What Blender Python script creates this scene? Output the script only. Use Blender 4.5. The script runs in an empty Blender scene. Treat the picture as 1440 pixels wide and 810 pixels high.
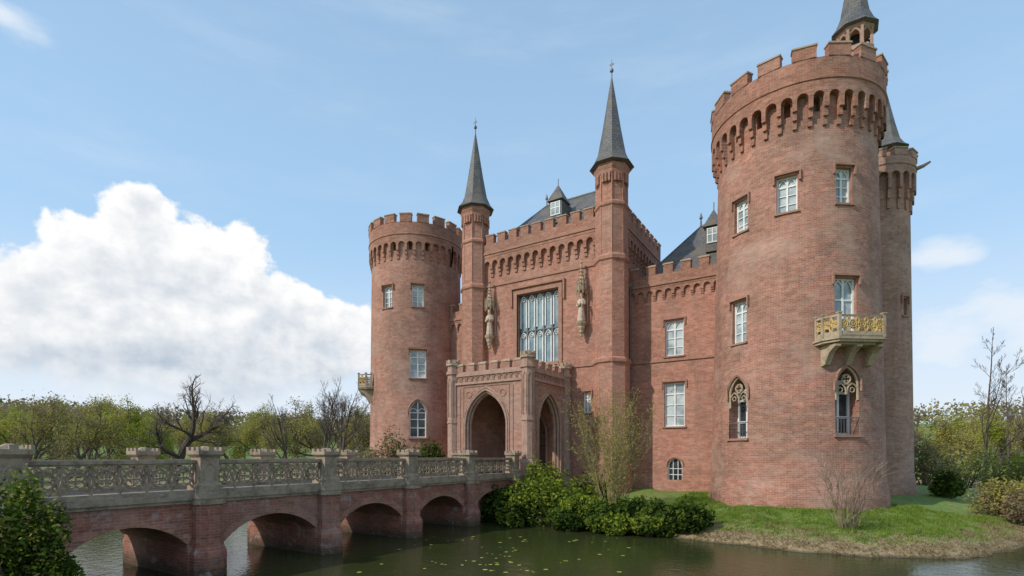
import bpy, bmesh, math, random
from mathutils import Vector, noise
random.seed(11)
sc = bpy.context.scene
COL = sc.collection
R = math.radians
EYE = 3.75
# ------------------------------------------------------------------ materials
class N:
    def __init__(s, nt): s.nt = nt
    def new(s, t, **k):
        n = s.nt.nodes.new(t)
        for a, b in k.items(): setattr(n, a, b)
        return n
    def set(s, sock, v):
        if hasattr(v, 'is_output'): s.nt.links.new(v, sock)
        else: sock.default_value = v
    def math(s, op, a, b=0.0, c=None, clamp=False):
        n = s.new('ShaderNodeMath', operation=op); n.use_clamp = clamp
        s.set(n.inputs[0], a); s.set(n.inputs[1], b)
        if c is not None: s.set(n.inputs[2], c)
        return n.outputs[0]
    def vm(s, op, a, b=(0, 0, 0), out=0):
        n = s.new('ShaderNodeVectorMath', operation=op)
        s.set(n.inputs[0], a); s.set(n.inputs[1], b)
        return n.outputs[out]
    def noise(s, vec, scale, detail=4, rough=.55, out='Fac'):
        n = s.new('ShaderNodeTexNoise'); s.set(n.inputs['Vector'], vec)
        n.inputs['Scale'].default_value = scale; n.inputs['Detail'].default_value = detail
        n.inputs['Roughness'].default_value = rough
        return n.outputs[out]
    def mr(s, v, a, b, c=0.0, d=1.0, smooth=False):
        n = s.new('ShaderNodeMapRange')
        if smooth: n.interpolation_type = 'SMOOTHSTEP'
        s.set(n.inputs[0], v)
        for i, x in enumerate((a, b, c, d)): s.set(n.inputs[i+1], x)
        return n.outputs[0]
    def mix(s, f, a, b, bt='MIX'):
        n = s.new('ShaderNodeMix', data_type='RGBA', blend_type=bt)
        s.set(n.inputs[0], f)
        s.set(n.inputs[6], a if hasattr(a, 'is_output') else (*a, 1))
        s.set(n.inputs[7], b if hasattr(b, 'is_output') else (*b, 1))
        return n.outputs[2]
    def bump(s, h, st, dist):
        n = s.new('ShaderNodeBump'); n.inputs['Strength'].default_value = st
        n.inputs['Distance'].default_value = dist; s.set(n.inputs['Height'], h)
        return n.outputs[0]
def base(name):
    m = bpy.data.materials.new(name); m.use_nodes = True
    nt = m.node_tree; b = nt.nodes['Principled BSDF']
    n = N(nt)
    pos = n.new('ShaderNodeNewGeometry')
    return m, n, b, pos
def simple(name, col, rough=.7, var=.25, sc_=3.0, metal=0, bump=0, spec=.5):
    m, n, b, g = base(name)
    f = n.noise(g.outputs['Position'], sc_, 4)
    c = n.mix(n.mr(f, .35, .65), tuple(x*(1-var) for x in col), tuple(min(1, x*(1+var)) for x in col))
    n.set(b.inputs['Base Color'], c); b.inputs['Roughness'].default_value = rough
    b.inputs['Metallic'].default_value = metal; b.inputs['Specular IOR Level'].default_value = spec
    if bump: n.set(b.inputs['Normal'], n.bump(f, bump, .02))
    return m
def brick(name, c1, c2, mortar, stain=.5, bw=.27, bh=.09, white=.25, green=0.0, brown=.4):
    m, n, b, g = base(name)
    uv = n.new('ShaderNodeUVMap').outputs[0]
    bt = n.new('ShaderNodeTexBrick'); n.set(bt.inputs['Vector'], uv)
    bt.inputs['Color1'].default_value = (*c1, 1); bt.inputs['Color2'].default_value = (*c2, 1)
    bt.inputs['Mortar'].default_value = (*mortar, 1); bt.inputs['Scale'].default_value = 1
    bt.inputs['Mortar Size'].default_value = .008; bt.inputs['Mortar Smooth'].default_value = .25
    bt.inputs['Brick Width'].default_value = bw; bt.inputs['Row Height'].default_value = bh
    P = g.outputs['Position']
    b2 = n.new('ShaderNodeTexBrick'); n.set(b2.inputs['Vector'], n.vm('ADD', uv, (.135, .09, 0)))
    b2.inputs['Color1'].default_value = (.62, .58, .56, 1); b2.inputs['Color2'].default_value = (1.3, 1.22, 1.15, 1); b2.inputs['Mortar'].default_value = (1, 1, 1, 1)
    b2.inputs['Scale'].default_value = 1; b2.inputs['Mortar Size'].default_value = .0; b2.inputs['Brick Width'].default_value = bw*2; b2.inputs['Row Height'].default_value = bh*2
    c = n.mix(.34, bt.outputs['Color'], n.mix(1.0, bt.outputs['Color'], b2.outputs['Color'], 'MULTIPLY'))
    big = n.noise(P, .3, 5, .62)
    c = n.mix(n.math('MULTIPLY', n.mr(big, .42, .6), brown), c, n.mix(1.0, c, (.68, .78, .78), 'MULTIPLY'))
    med = n.noise(n.vm('MULTIPLY', P, (1.3, 1.3, .16)), 1.0, 5, .65)
    c = n.mix(n.math('MULTIPLY', n.mr(med, .52, .78), stain), c, (.13, .08, .06))
    fine = n.noise(P, 5.0, 3, .8)
    c = n.mix(n.mr(fine, .38, .62, .35, .0), c, n.mix(1.0, c, (.62, .57, .55), 'MULTIPLY'))
    c = n.mix(n.mr(fine, .52, .7, .0, .35), c, n.mix(1.0, c, (1.35, 1.33, 1.3), 'MULTIPLY'))
    pink = n.noise(n.vm('ADD', P, (31, 7, 2)), .5, 5, .65)
    c = n.mix(n.math('MULTIPLY', n.mr(pink, .48, .72), white), c, (.56, .40, .32))
    # pale efflorescence in thin courses
    ef = n.noise(n.vm('MULTIPLY', P, (.35, .35, 3.2)), 1.0, 5, .7)
    c = n.mix(n.mr(ef, .6, .76, 0, .28), c, (.60, .48, .40))
    if green:
        z = n.new('ShaderNodeSeparateXYZ'); n.set(z.inputs[0], P)
        lo = n.math('SUBTRACT', z.outputs[2], n.mr(fine, .2, .8, -.35, .35))
        c = n.mix(n.mr(lo, .1, .6, green, 0), c, (.05, .05, .03))
        eff = n.noise(P, 1.7, 5, .7)
        c = n.mix(n.mr(eff, .57, .66, 0, .5), c, (.5, .43, .39))
    n.set(b.inputs['Base Color'], c); b.inputs['Roughness'].default_value = .88
    b.inputs['Specular IOR Level'].default_value = .25
    h = n.math('ADD', n.math('MULTIPLY', bt.outputs['Fac'], -.6), fine)
    n.set(b.inputs['Normal'], n.bump(h, .5, .02))
    return m
def stone(name, c, dark, lichen=(.3, .27, .12), la=.5):
    m, n, b, g = base(name)
    P = g.outputs['Position']
    f = n.noise(P, 2.2, 6, .7); f2 = n.noise(P, 9, 4, .7)
    col = n.mix(n.mr(f, .42, .66), c, dark)
    col = n.mix(n.mr(f2, .45, .7, 0, .5), col, tuple(x*1.3 for x in c))
    z = n.new('ShaderNodeSeparateXYZ'); n.set(z.inputs[0], g.outputs['Normal'])
    up = n.mr(z.outputs[2], .2, .9)
    li = n.math('MULTIPLY', n.math('MULTIPLY_ADD', up, .8, .25), n.mr(f2, .4, .6, 0, la))
    col = n.mix(li, col, lichen)
    n.set(b.inputs['Base Color'], col); b.inputs['Roughness'].default_value = .9
    n.set(b.inputs['Normal'], n.bump(f2, .5, .03))
    return m
M = {}
M['brick'] = brick('red_brick', (.56, .25, .17), (.42, .17, .11), (.5, .38, .31), .4)
M['brick_tower'] = brick('tower_brick', (.53, .245, .17), (.39, .165, .11), (.5, .39, .32), .45, white=.5, brown=.7)
M['brick_tan'] = brick('tan_brick', (.56, .31, .22), (.42, .215, .15), (.5, .4, .32), .5, white=.5, brown=.5)
M['brick_dark'] = brick('weathered_brick', (.49, .215, .14), (.34, .135, .09), (.44, .33, .26), .5, white=.3, brown=.5)
M['brick_bridge'] = brick('bridge_brick', (.44, .165, .11), (.29, .105, .075), (.38, .27, .21), .5, white=.35, green=.8)
M['brick_porch'] = brick('porch_brick', (.50, .26, .19), (.39, .19, .135), (.47, .35, .29), .35, white=.4)
M['porch_stone'] = stone('porch_sandstone', (.45, .28, .21), (.28, .17, .125), (.4, .31, .22), la=.2)
M['stone'] = stone('grey_balustrade_stone', (.38, .285, .205), (.16, .12, .085), (.40, .33, .17), la=.4)
M['trim'] = stone('brown_trim', (.40, .205, .14), (.27, .14, .10), (.3, .22, .15), la=.2)
M['sand'] = stone('yellow_sandstone', (.60, .41, .15), (.34, .23, .09), (.5, .38, .17), .3)
M['sand_b'] = stone('beige_sandstone', (.48, .37, .25), (.27, .2, .13), (.44, .37, .22), .3)
M['sand_l'] = stone('pale_figure_stone', (.60, .47, .36), (.40, .30, .22), la=.1)
M['cap'] = stone('mossy_coping', (.46, .34, .24), (.27, .19, .13), (.42, .36, .18), .5)
M['white'] = simple('white_painted_wood', (.82, .82, .79), .5, .05)
M['iron'] = simple('dark_iron', (.03, .03, .035), .5)
M['lead'] = simple('weathered_metal', (.12, .12, .12), .5)
M['wood'] = simple('brown_door_wood', (.14, .065, .035), .6)
M['bark'] = simple('grey_brown_bark', (.12, .09, .07), .95, .4, 6)
M['twig_y'] = simple('olive_twigs', (.25, .21, .09), .9, .3, 4)
M['twig_b'] = simple('brown_twigs', (.15, .11, .085), .9, .3, 4)
M['twig_t'] = simple('tan_twigs', (.25, .18, .12), .9, .3, 4)
def slate():
    m, n, b, g = base('slate')
    uv = n.new('ShaderNodeUVMap').outputs[0]
    bt = n.new('ShaderNodeTexBrick'); n.set(bt.inputs['Vector'], uv)
    bt.inputs['Color1'].default_value = (.14, .135, .135, 1); bt.inputs['Color2'].default_value = (.085, .084, .088, 1)
    bt.inputs['Mortar'].default_value = (.035, .035, .037, 1)
    bt.inputs['Scale'].default_value = 1; bt.inputs['Mortar Size'].default_value = .012
    bt.inputs['Brick Width'].default_value = .3; bt.inputs['Row Height'].default_value = .2
    f = n.noise(g.outputs['Position'], 1.2, 5, .65)
    c = n.mix(n.mr(f, .42, .65, 0, .7), bt.outputs['Color'], (.18, .145, .095))
    n.set(b.inputs['Base Color'], c); b.inputs['Roughness'].default_value = .6
    n.set(b.inputs['Normal'], n.bump(bt.outputs['Fac'], .4, -.02))
    return m
M['slate'] = slate()
def glass(name, a, c, sp):
    m, n, b, g = base(name)
    f = n.noise(g.outputs['Position'], 1.1, 3)
    n.set(b.inputs['Base Color'], n.mix(n.mr(f, .4, .62), a, c))
    b.inputs['Roughness'].default_value = .08; b.inputs['Specular IOR Level'].default_value = sp
    n.set(b.inputs['Normal'], n.bump(f, .05, .02))
    return m
M['glass'] = glass('window_glass', (.26, .31, .31), (.58, .62, .60), .8)
M['glass_d'] = glass('dark_window_glass', (.03, .035, .04), (.08, .09, .095), .5)
M['glass_t'] = glass('leaded_teal_glass', (.16, .24, .26), (.32, .41, .42), .8)
def leaf(name, a, c, tr=.35):
    m = bpy.data.materials.new(name); m.use_nodes = True
    nt = m.node_tree; nt.nodes.clear(); n = N(nt)
    g = n.new('ShaderNodeNewGeometry')
    f = n.noise(g.outputs['Position'], 1.6, 3, .7)
    col = n.mix(n.mr(f, .35, .65), a, c)
    d = n.new('ShaderNodeBsdfDiffuse'); n.set(d.inputs[0], col)
    t = n.new('ShaderNodeBsdfTranslucent'); n.set(t.inputs[0], col)
    x = n.new('ShaderNodeMixShader'); x.inputs[0].default_value = tr
    nt.links.new(d.outputs[0], x.inputs[1]); nt.links.new(t.outputs[0], x.inputs[2])
    o = n.new('ShaderNodeOutputMaterial'); nt.links.new(x.outputs[0], o.inputs[0])
    return m
M['lf_bright'] = leaf('bright_green_leaves', (.19, .26, .03), (.34, .38, .05))
M['lf_mid'] = leaf('mid_green_leaves', (.085, .135, .022), (.15, .20, .035))
M['lf_dark'] = leaf('dark_green_leaves', (.03, .055, .012), (.06, .09, .02))
M['lf_yel'] = leaf('yellow_green_leaves', (.37, .34, .08), (.50, .44, .12))
M['lf_olive'] = leaf('olive_leaves', (.25, .21, .09), (.36, .30, .13))
M['lf_brown'] = leaf('brown_foliage', (.23, .165, .10), (.33, .25, .155))
M['straw'] = leaf('dry_straw', (.32, .24, .12), (.46, .36, .20))
M['grass'] = leaf('grass_blades', (.14, .23, .03), (.26, .34, .06))
def ground_mat():
    m, n, b, g = base('grass_and_soil')
    P = g.outputs['Position']
    f = n.noise(P, .5, 6, .65); f2 = n.noise(P, 4, 5, .7)
    c = n.mix(n.mr(f2, .3, .7), (.10, .17, .03), (.21, .28, .05))
    c = n.mix(n.mr(f, .5, .68, 0, .7), c, (.28, .23, .11))
    z = n.new('ShaderNodeSeparateXYZ'); n.set(z.inputs[0], P)
    zz = n.math('ADD', z.outputs[2], n.math('ADD', n.mr(f2, .2, .8, -.2, .2), n.mr(f, .3, .7, -.3, .3)))
    c = n.mix(n.mr(zz, .38, .7, 1, 0), c, n.mix(n.mr(f2, .35, .65), (.22, .155, .08), (.40, .31, .17)))
    c = n.mix(n.mr(z.outputs[2], .0, .1, 1, 0), c, (.06, .045, .025))
    n.set(b.inputs['Base Color'], c); b.inputs['Roughness'].default_value = .95
    n.set(b.inputs['Normal'], n.bump(f2, .8, .08))
    return m
M['ground'] = ground_mat()
def water_mat():
    m, n, b, g = base('moat_water')
    P = g.outputs['Position']
    w1 = n.noise(n.vm('MULTIPLY', P, (1, 1.6, 1)), 1.9, 4, .6)
    w2 = n.noise(P, 9, 2, .5)
    f = n.noise(P, .22, 3, .6)
    n.set(b.inputs['Base Color'], n.mix(f, (.028, .038, .012), (.052, .058, .02)))
    b.inputs['Roughness'].default_value = .03; b.inputs['IOR'].default_value = 1.33
    h = n.math('ADD', w1, n.math('MULTIPLY', w2, .3))
    n.set(b.inputs['Normal'], n.bump(h, .24, .08))
    return m
M['water'] = water_mat()
M['lily'] = simple('yellow_lily_pad', (.38, .37, .07), .5, .3, 5)
M['pave'] = simple('bridge_paving', (.26, .23, .2), .9, .2, 4, bump=.4)

# ------------------------------------------------------------------ builders
WL = {}
def meta(o, label=None, cat=None, kind=None, group=None):
    if label: o['label'] = label
    if cat: o['category'] = cat
    if kind: o['kind'] = kind
    if group: o['group'] = group
def place(o, world, parent):
    WL[o] = Vector(world)
    if parent is not None:
        o.parent = parent; o.location = Vector(world) - WL[parent]
    else: o.location = Vector(world)
def empty(name, loc, parent=None, **k):
    o = bpy.data.objects.new(name, None); COL.objects.link(o); place(o, loc, parent)
    o.empty_display_size = .5; meta(o, **k); return o
def frame(ox, oy, ang):
    a = R(ang); nx, ny = math.cos(a), math.sin(a); tx, ty = -math.sin(a), math.cos(a)
    return lambda u, w, z: (ox+u*tx+w*nx, oy+u*ty+w*ny, z)
IDF = lambda x, y, z: (x, y, z)
class MB:
    def __init__(s, fr=IDF): s.v = []; s.f = []; s.m = []; s.fr = fr
    def add(s, vs, fs, m=0):
        o = len(s.v); s.v += [s.fr(*p) for p in vs]
        s.f += [[i+o for i in f] for f in fs]; s.m += [m]*len(fs)
    def box(s, x0, x1, y0, y1, z0, z1, m=0):
        s.add([(x0, y0, z0), (x1, y0, z0), (x1, y1, z0), (x0, y1, z0), (x0, y0, z1), (x1, y0, z1), (x1, y1, z1), (x0, y1, z1)],
              [(0, 3, 2, 1), (4, 5, 6, 7), (0, 1, 5, 4), (1, 2, 6, 5), (2, 3, 7, 6), (3, 0, 4, 7)], m)
    def prism(s, poly, z0, z1, m=0, top=None):
        n = len(poly); top = top or poly
        vs = [(p[0], p[1], z0) for p in poly]+[(p[0], p[1], z1) for p in top]
        s.add(vs, [tuple(range(n-1, -1, -1)), tuple(range(n, 2*n))]+[(i, (i+1) % n, (i+1) % n+n, i+n) for i in range(n)], m)
    def ext(s, poly, w0, w1, m=0):
        n = len(poly)
        vs = [(p[0], w0, p[1]) for p in poly]+[(p[0], w1, p[1]) for p in poly]
        s.add(vs, [tuple(range(n-1, -1, -1)), tuple(range(n, 2*n))]+[(i, (i+1) % n, (i+1) % n+n, i+n) for i in range(n)], m)
    def lathe(s, cx, cy, prof, n, m=0, ph=0.0, cap0=True, cap1=True):
        vs = []; fs = []
        for r, z in prof:
            for i in range(n):
                a = ph+2*math.pi*i/n; vs.append((cx+r*math.cos(a), cy+r*math.sin(a), z))
        for j in range(len(prof)-1):
            for i in range(n):
                k = (i+1) % n; fs.append((j*n+i, j*n+k, (j+1)*n+k, (j+1)*n+i))
        if cap0: fs.append(tuple(range(n-1, -1, -1)))
        if cap1: fs.append(tuple(range((len(prof)-1)*n, len(prof)*n)))
        s.add(vs, fs, m)
    def tube(s, pts, r, n=4, m=0, closed=False):
        pts = [Vector(p) for p in pts]; k = len(pts)
        rs = r if isinstance(r, (list, tuple)) else [r]*k
        vs = []; fs = []
        up = Vector((0.13, 0.31, .94))
        for i, p in enumerate(pts):
            if closed: d = pts[(i+1) % k]-pts[i-1]
            else: d = pts[min(i+1, k-1)]-pts[max(i-1, 0)]
            if d.length < 1e-9: d = Vector((0, 0, 1))
            d.normalize()
            a = d.cross(up)
            if a.length < .05: a = d.cross(Vector((1, 0, 0)))
            a.normalize(); b = d.cross(a)
            for j in range(n):
                t = 2*math.pi*(j+.5)/n
                vs.append(tuple(p+(a*math.cos(t)+b*math.sin(t))*rs[i]))
        for i in range(k if closed else k-1):
            i2 = (i+1) % k
            for j in range(n):
                j2 = (j+1) % n; fs.append((i*n+j, i*n+j2, i2*n+j2, i2*n+j))
        if not closed:
            fs.append(tuple(range(n-1, -1, -1))); fs.append(tuple(range((k-1)*n, k*n)))
        s.add(vs, fs, m)
    def leafq(s, c, sz, m=0, flat=0.0):
        d = Vector((random.gauss(0, 1), random.gauss(0, 1), random.gauss(0, 1)*(1-flat))).normalized()
        e = Vector((random.gauss(0, 1), random.gauss(0, 1), random.gauss(0, 1)))
        e = (e-d*e.dot(d)).normalized()
        a = d*sz; b = e*sz*.55; c = Vector(c); o = len(s.v)
        s.v += [tuple(c-a), tuple(c+b), tuple(c+a), tuple(c-b)]
        s.f.append([o, o+1, o+2, o+3]); s.m.append(m)
    def out(s, name, parent, mats, cutters=None, cyl=None, smooth=False, recalc=True, uv=True, label=None, cat=None, kind=None, group=None, org=None):
        me = bpy.data.meshes.new(name); me.from_pydata(s.v, [], s.f)
        me.polygons.foreach_set('material_index', s.m)
        if recalc:
            bm = bmesh.new(); bm.from_mesh(me); bmesh.ops.recalc_face_normals(bm, faces=bm.faces); bm.to_mesh(me); bm.free()
        if cutters:
            t = bpy.data.objects.new('tmp', me); COL.objects.link(t); cs = []
            for c in cutters:
                cm = bpy.data.meshes.new('c'); cm.from_pydata(c.v, [], c.f)
                bm = bmesh.new(); bm.from_mesh(cm); bmesh.ops.recalc_face_normals(bm, faces=bm.faces); bm.to_mesh(cm); bm.free()
                co = bpy.data.objects.new('c', cm); COL.objects.link(co); cs.append(co)
                md = t.modifiers.new('b', 'BOOLEAN'); md.operation = 'DIFFERENCE'; md.solver = 'EXACT'; md.object = co
            bpy.context.view_layer.update()
            dg = bpy.context.evaluated_depsgraph_get()
            me2 = bpy.data.meshes.new_from_object(t.evaluated_get(dg))
            bpy.data.objects.remove(t)
            for co in cs: bpy.data.objects.remove(co)
            me = me2; me.name = name; me.materials.clear()
        for mt in mats: me.materials.append(mt)
        vs = [v.co.copy() for v in me.vertices]
        if uv:
            ul = me.uv_layers.new(name='UVMap') if not me.uv_layers else me.uv_layers[0]
            for p in me.polygons:
                nn = p.normal; cc = p.center
                if abs(nn.z) > .8:
                    for li in p.loop_indices:
                        c = vs[me.loops[li].vertex_index]; ul.data[li].uv = (c.x, c.y)
                elif cyl:
                    a0 = math.atan2(cc.y-cyl[1], cc.x-cyl[0])
                    for li in p.loop_indices:
                        c = vs[me.loops[li].vertex_index]; a = math.atan2(c.y-cyl[1], c.x-cyl[0])
                        while a-a0 > math.pi: a -= 2*math.pi
                        while a-a0 < -math.pi: a += 2*math.pi
                        ul.data[li].uv = (a*cyl[2], c.z)
                else:
                    l = math.hypot(nn.x, nn.y) or 1; tx, ty = -nn.y/l, nn.x/l
                    for li in p.loop_indices:
                        c = vs[me.loops[li].vertex_index]; ul.data[li].uv = (c.x*tx+c.y*ty, c.z)
        if org is None:
            xs = [v.x for v in vs]; ys = [v.y for v in vs]; zs = [v.z for v in vs]
            org = Vector(((min(xs)+max(xs))/2, (min(ys)+max(ys))/2, min(zs)))
        org = Vector(org)
        for v in me.vertices: v.co = v.co-org
        if smooth:
            for p in me.polygons: p.use_smooth = True
        o = bpy.data.objects.new(name, me); COL.objects.link(o); place(o, org, parent)
        meta(o, label, cat, kind, group)
        return o
def parch(w, z0, zs, za, n=8):
    a = w/2; h = za-zs; c = (h*h-a*a)/(2*a); r = a+c
    pts = [(-a, z0), (a, z0)]
    t1 = math.atan2(h, c)
    right = [(-c+r*math.cos(t1*i/n), zs+r*math.sin(t1*i/n)) for i in range(n+1)]
    left = [(-x, z) for x, z in reversed(right[:-1])]
    return pts+right+left
def archline(w, z0, zs, za, n=8):
    p = parch(w, z0, zs, za, n)
    return [p[1]]+p[2:]+[p[0]]

# ------------------------------------------------------------------ castle
castle = empty('castle', (-18, 38, 1.5), label='moated red brick castle with round battlemented towers and slate spires', cat='castle')

def rect_window(parent, F, w, z0, z1, cols, rows, rec=.28, hood=True, tracery=False, name='window', frame_w=.08, mat='white'):
    b = MB(F); y0, y1 = -rec-.06, -rec+.05; h = w/2
    b.box(-h, h, -rec-.1, -rec-.03, z0, z1, 1)
    b.box(-h, -h+frame_w, y0, y1, z0, z1); b.box(h-frame_w, h, y0, y1, z0, z1)
    b.box(-h+frame_w, h-frame_w, y0, y1, z1-frame_w, z1); b.box(-h+frame_w, h-frame_w, y0, y1, z0, z0+frame_w)
    iw = w-2*frame_w
    for i in range(1, cols):
        u = -h+frame_w+iw*i/cols; t = .035 if cols > 2 else .045
        b.box(u-t, u+t, y0, y1-.01, z0+frame_w, z1-frame_w)
    for j in range(1, rows):
        z = z0+(z1-z0)*j/rows; t = .045 if j == rows-1 else .02
        b.box(-h+frame_w, h-frame_w, y0, y1-.025, z-t, z+t)
    if tracery:
        for i in range(cols):
            u = -h+frame_w+iw*(i+.5)/cols; a = iw/cols*.5
            al = archline(a*1.9, z1-frame_w-a*2.2, z1-frame_w-a*2.0, z1-frame_w-.02, 4)
            b.tube([(u+x, y1-.03, z) for x, z in al], .03, 4)
    b.box(-h-.1, h+.1, -.25, .09, z0-.1, z0-.002, 2)
    if hood:
        b.box(-h-.16, h+.16, -.05, .09, z1+.08, z1+.18, 2)
        b.box(-h-.16, -h-.08, -.05, .085, z1-.35, z1+.08, 2); b.box(h+.08, h+.16, -.05, .085, z1-.35, z1+.08, 2)
    return b.out(name, parent, [M[mat], M['glass'], M['trim']])

def loggia(parent, F, w, z0, z1, half=True):
    zs = z1-w*.75; b = MB(F)
    b.tube([(x*1.12, .03, z+.07 if z > zs else z) for x, z in archline(w, zs-.25, zs, z1+.03)], .07, 4, 3)
    b.tube([(x*.93, -.08, z-.03 if z > zs else z) for x, z in archline(w, zs-.7, zs, z1+.03)], .065, 5, 0)
    for sx in (-1, 1):
        b.tube([(sx*w/4+x, -.1, z) for x, z in archline(w/2-.04, zs-.42, zs-.3, zs+.12, 5)], .05, 4, 0)
        b.tube([(sx*w/4+.12*math.cos(t*math.pi/4), -.1, zs-.2+.12*math.sin(t*math.pi/4)) for t in range(8)], .035, 4, 0, True)
    b.tube([(.22*math.cos(t*math.pi/5), -.1, zs+.33+.22*math.sin(t*math.pi/5)) for t in range(10)], .05, 4, 0, True)
    for t in range(4):
        a = t*math.pi/2+math.pi/4; b.tube([(.22*math.cos(a), -.1, zs+.33+.22*math.sin(a)), (.08*math.cos(a), -.1, zs+.33+.08*math.sin(a))], .045, 4, 0)
    b.box(-.09, .09, -.16, -.06, zs+.06, zs+.16, 0)
    b.box(-w/2-.1, w/2+.1, -.3, .12, z0-.12, z0-.002, 3)
    if half:
        b.box(-w/2, w/2, -.82, -.78, z0, zs+.4, 2)
        for u in (-w/2+.05, 0, w/2-.05): b.box(u-.055, u+.055, -.78, -.68, z0, zs+.35, 1)
        for z in (z0+.06, z0+.9, zs-.3, zs+.3): b.box(-w/2, w/2, -.77, -.70, z-.055, z+.055, 1)
    o = b.out('pointed_arch_window', parent, [M['sand_b'], M['white'], M['glass_d'], M['trim']])
    r = MB(F)
    r.box(-w/2, w/2, -.06, -.02, z0+.82, z0+.87)
    k = 8
    for i in range(k+1):
        u = -w/2+w*i/k; r.box(u-.012, u+.012, -.055, -.03, z0, z0+.82)
    r.out('window_railing', parent, [M['lead']])
    return o

def arcade(b, G, s0, bay, n, zb, zsp, ztop, depth, leg, m=0):
    a = (bay-leg)/2; K = 7; hh = zsp-zb
    def gb(s_0, s_1, d, z0, z1):
        vs = [G(s, dd, z) for z in (z0, z1) for s, dd in ((s_0, d), (s_1, d), (s_1, -.05), (s_0, -.05))]
        b.add(vs, [(0, 1, 5, 4), (1, 2, 6, 5), (3, 0, 4, 7), (0, 3, 2, 1)], m)
    for i in range(n+1):
        s = s0+i*bay
        gb(s-leg/2, s+leg/2, depth*.33, zb, zb+hh*.3)
        gb(s-leg/2, s+leg/2, depth*.66, zb+hh*.3, zb+hh*.6)
        gb(s-leg/2, s+leg/2, depth, zb+hh*.6, ztop)
        if i == n: break
        c = s+bay/2; P = [(c+a*math.cos(math.pi*k/K), zsp+a*math.sin(math.pi*k/K)) for k in range(K+1)]
        for k in range(K):
            (s1, z1), (s2, z2) = P[k], P[k+1]
            b.add([G(s1, depth, z1), G(s2, depth, z2), G(s2, depth, ztop), G(s1, depth, ztop)], [(0, 1, 2, 3)], m)
            b.add([G(s1, depth, z1), G(s2, depth, z2), G(s2, -.05, z2), G(s1, -.05, z1)], [(0, 3, 2, 1)], m)

def merlon_at(parent, F, w, t, z0, z1, mat='brick_dark'):
    b = MB(F)
    b.box(-w/2, w/2, -t, 0, z0, z1)
    b.prism([(-w/2-.04, -t-.04), (w/2+.04, -t-.04), (w/2+.04, .04), (-w/2-.04, .04)], z1, z1+.08, 1)
    b.prism([(-w/2-.04, -t-.04), (w/2+.04, -t-.04), (w/2+.04, .04), (-w/2-.04, .04)], z1+.08, z1+.18, 1,
            top=[(-w/2+.05, -t*.6), (w/2-.05, -t*.6), (w/2-.05, -t*.4), (-w/2+.05, -t*.4)])
    return b.out('merlon', parent, [M[mat], M['cap']])

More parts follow.
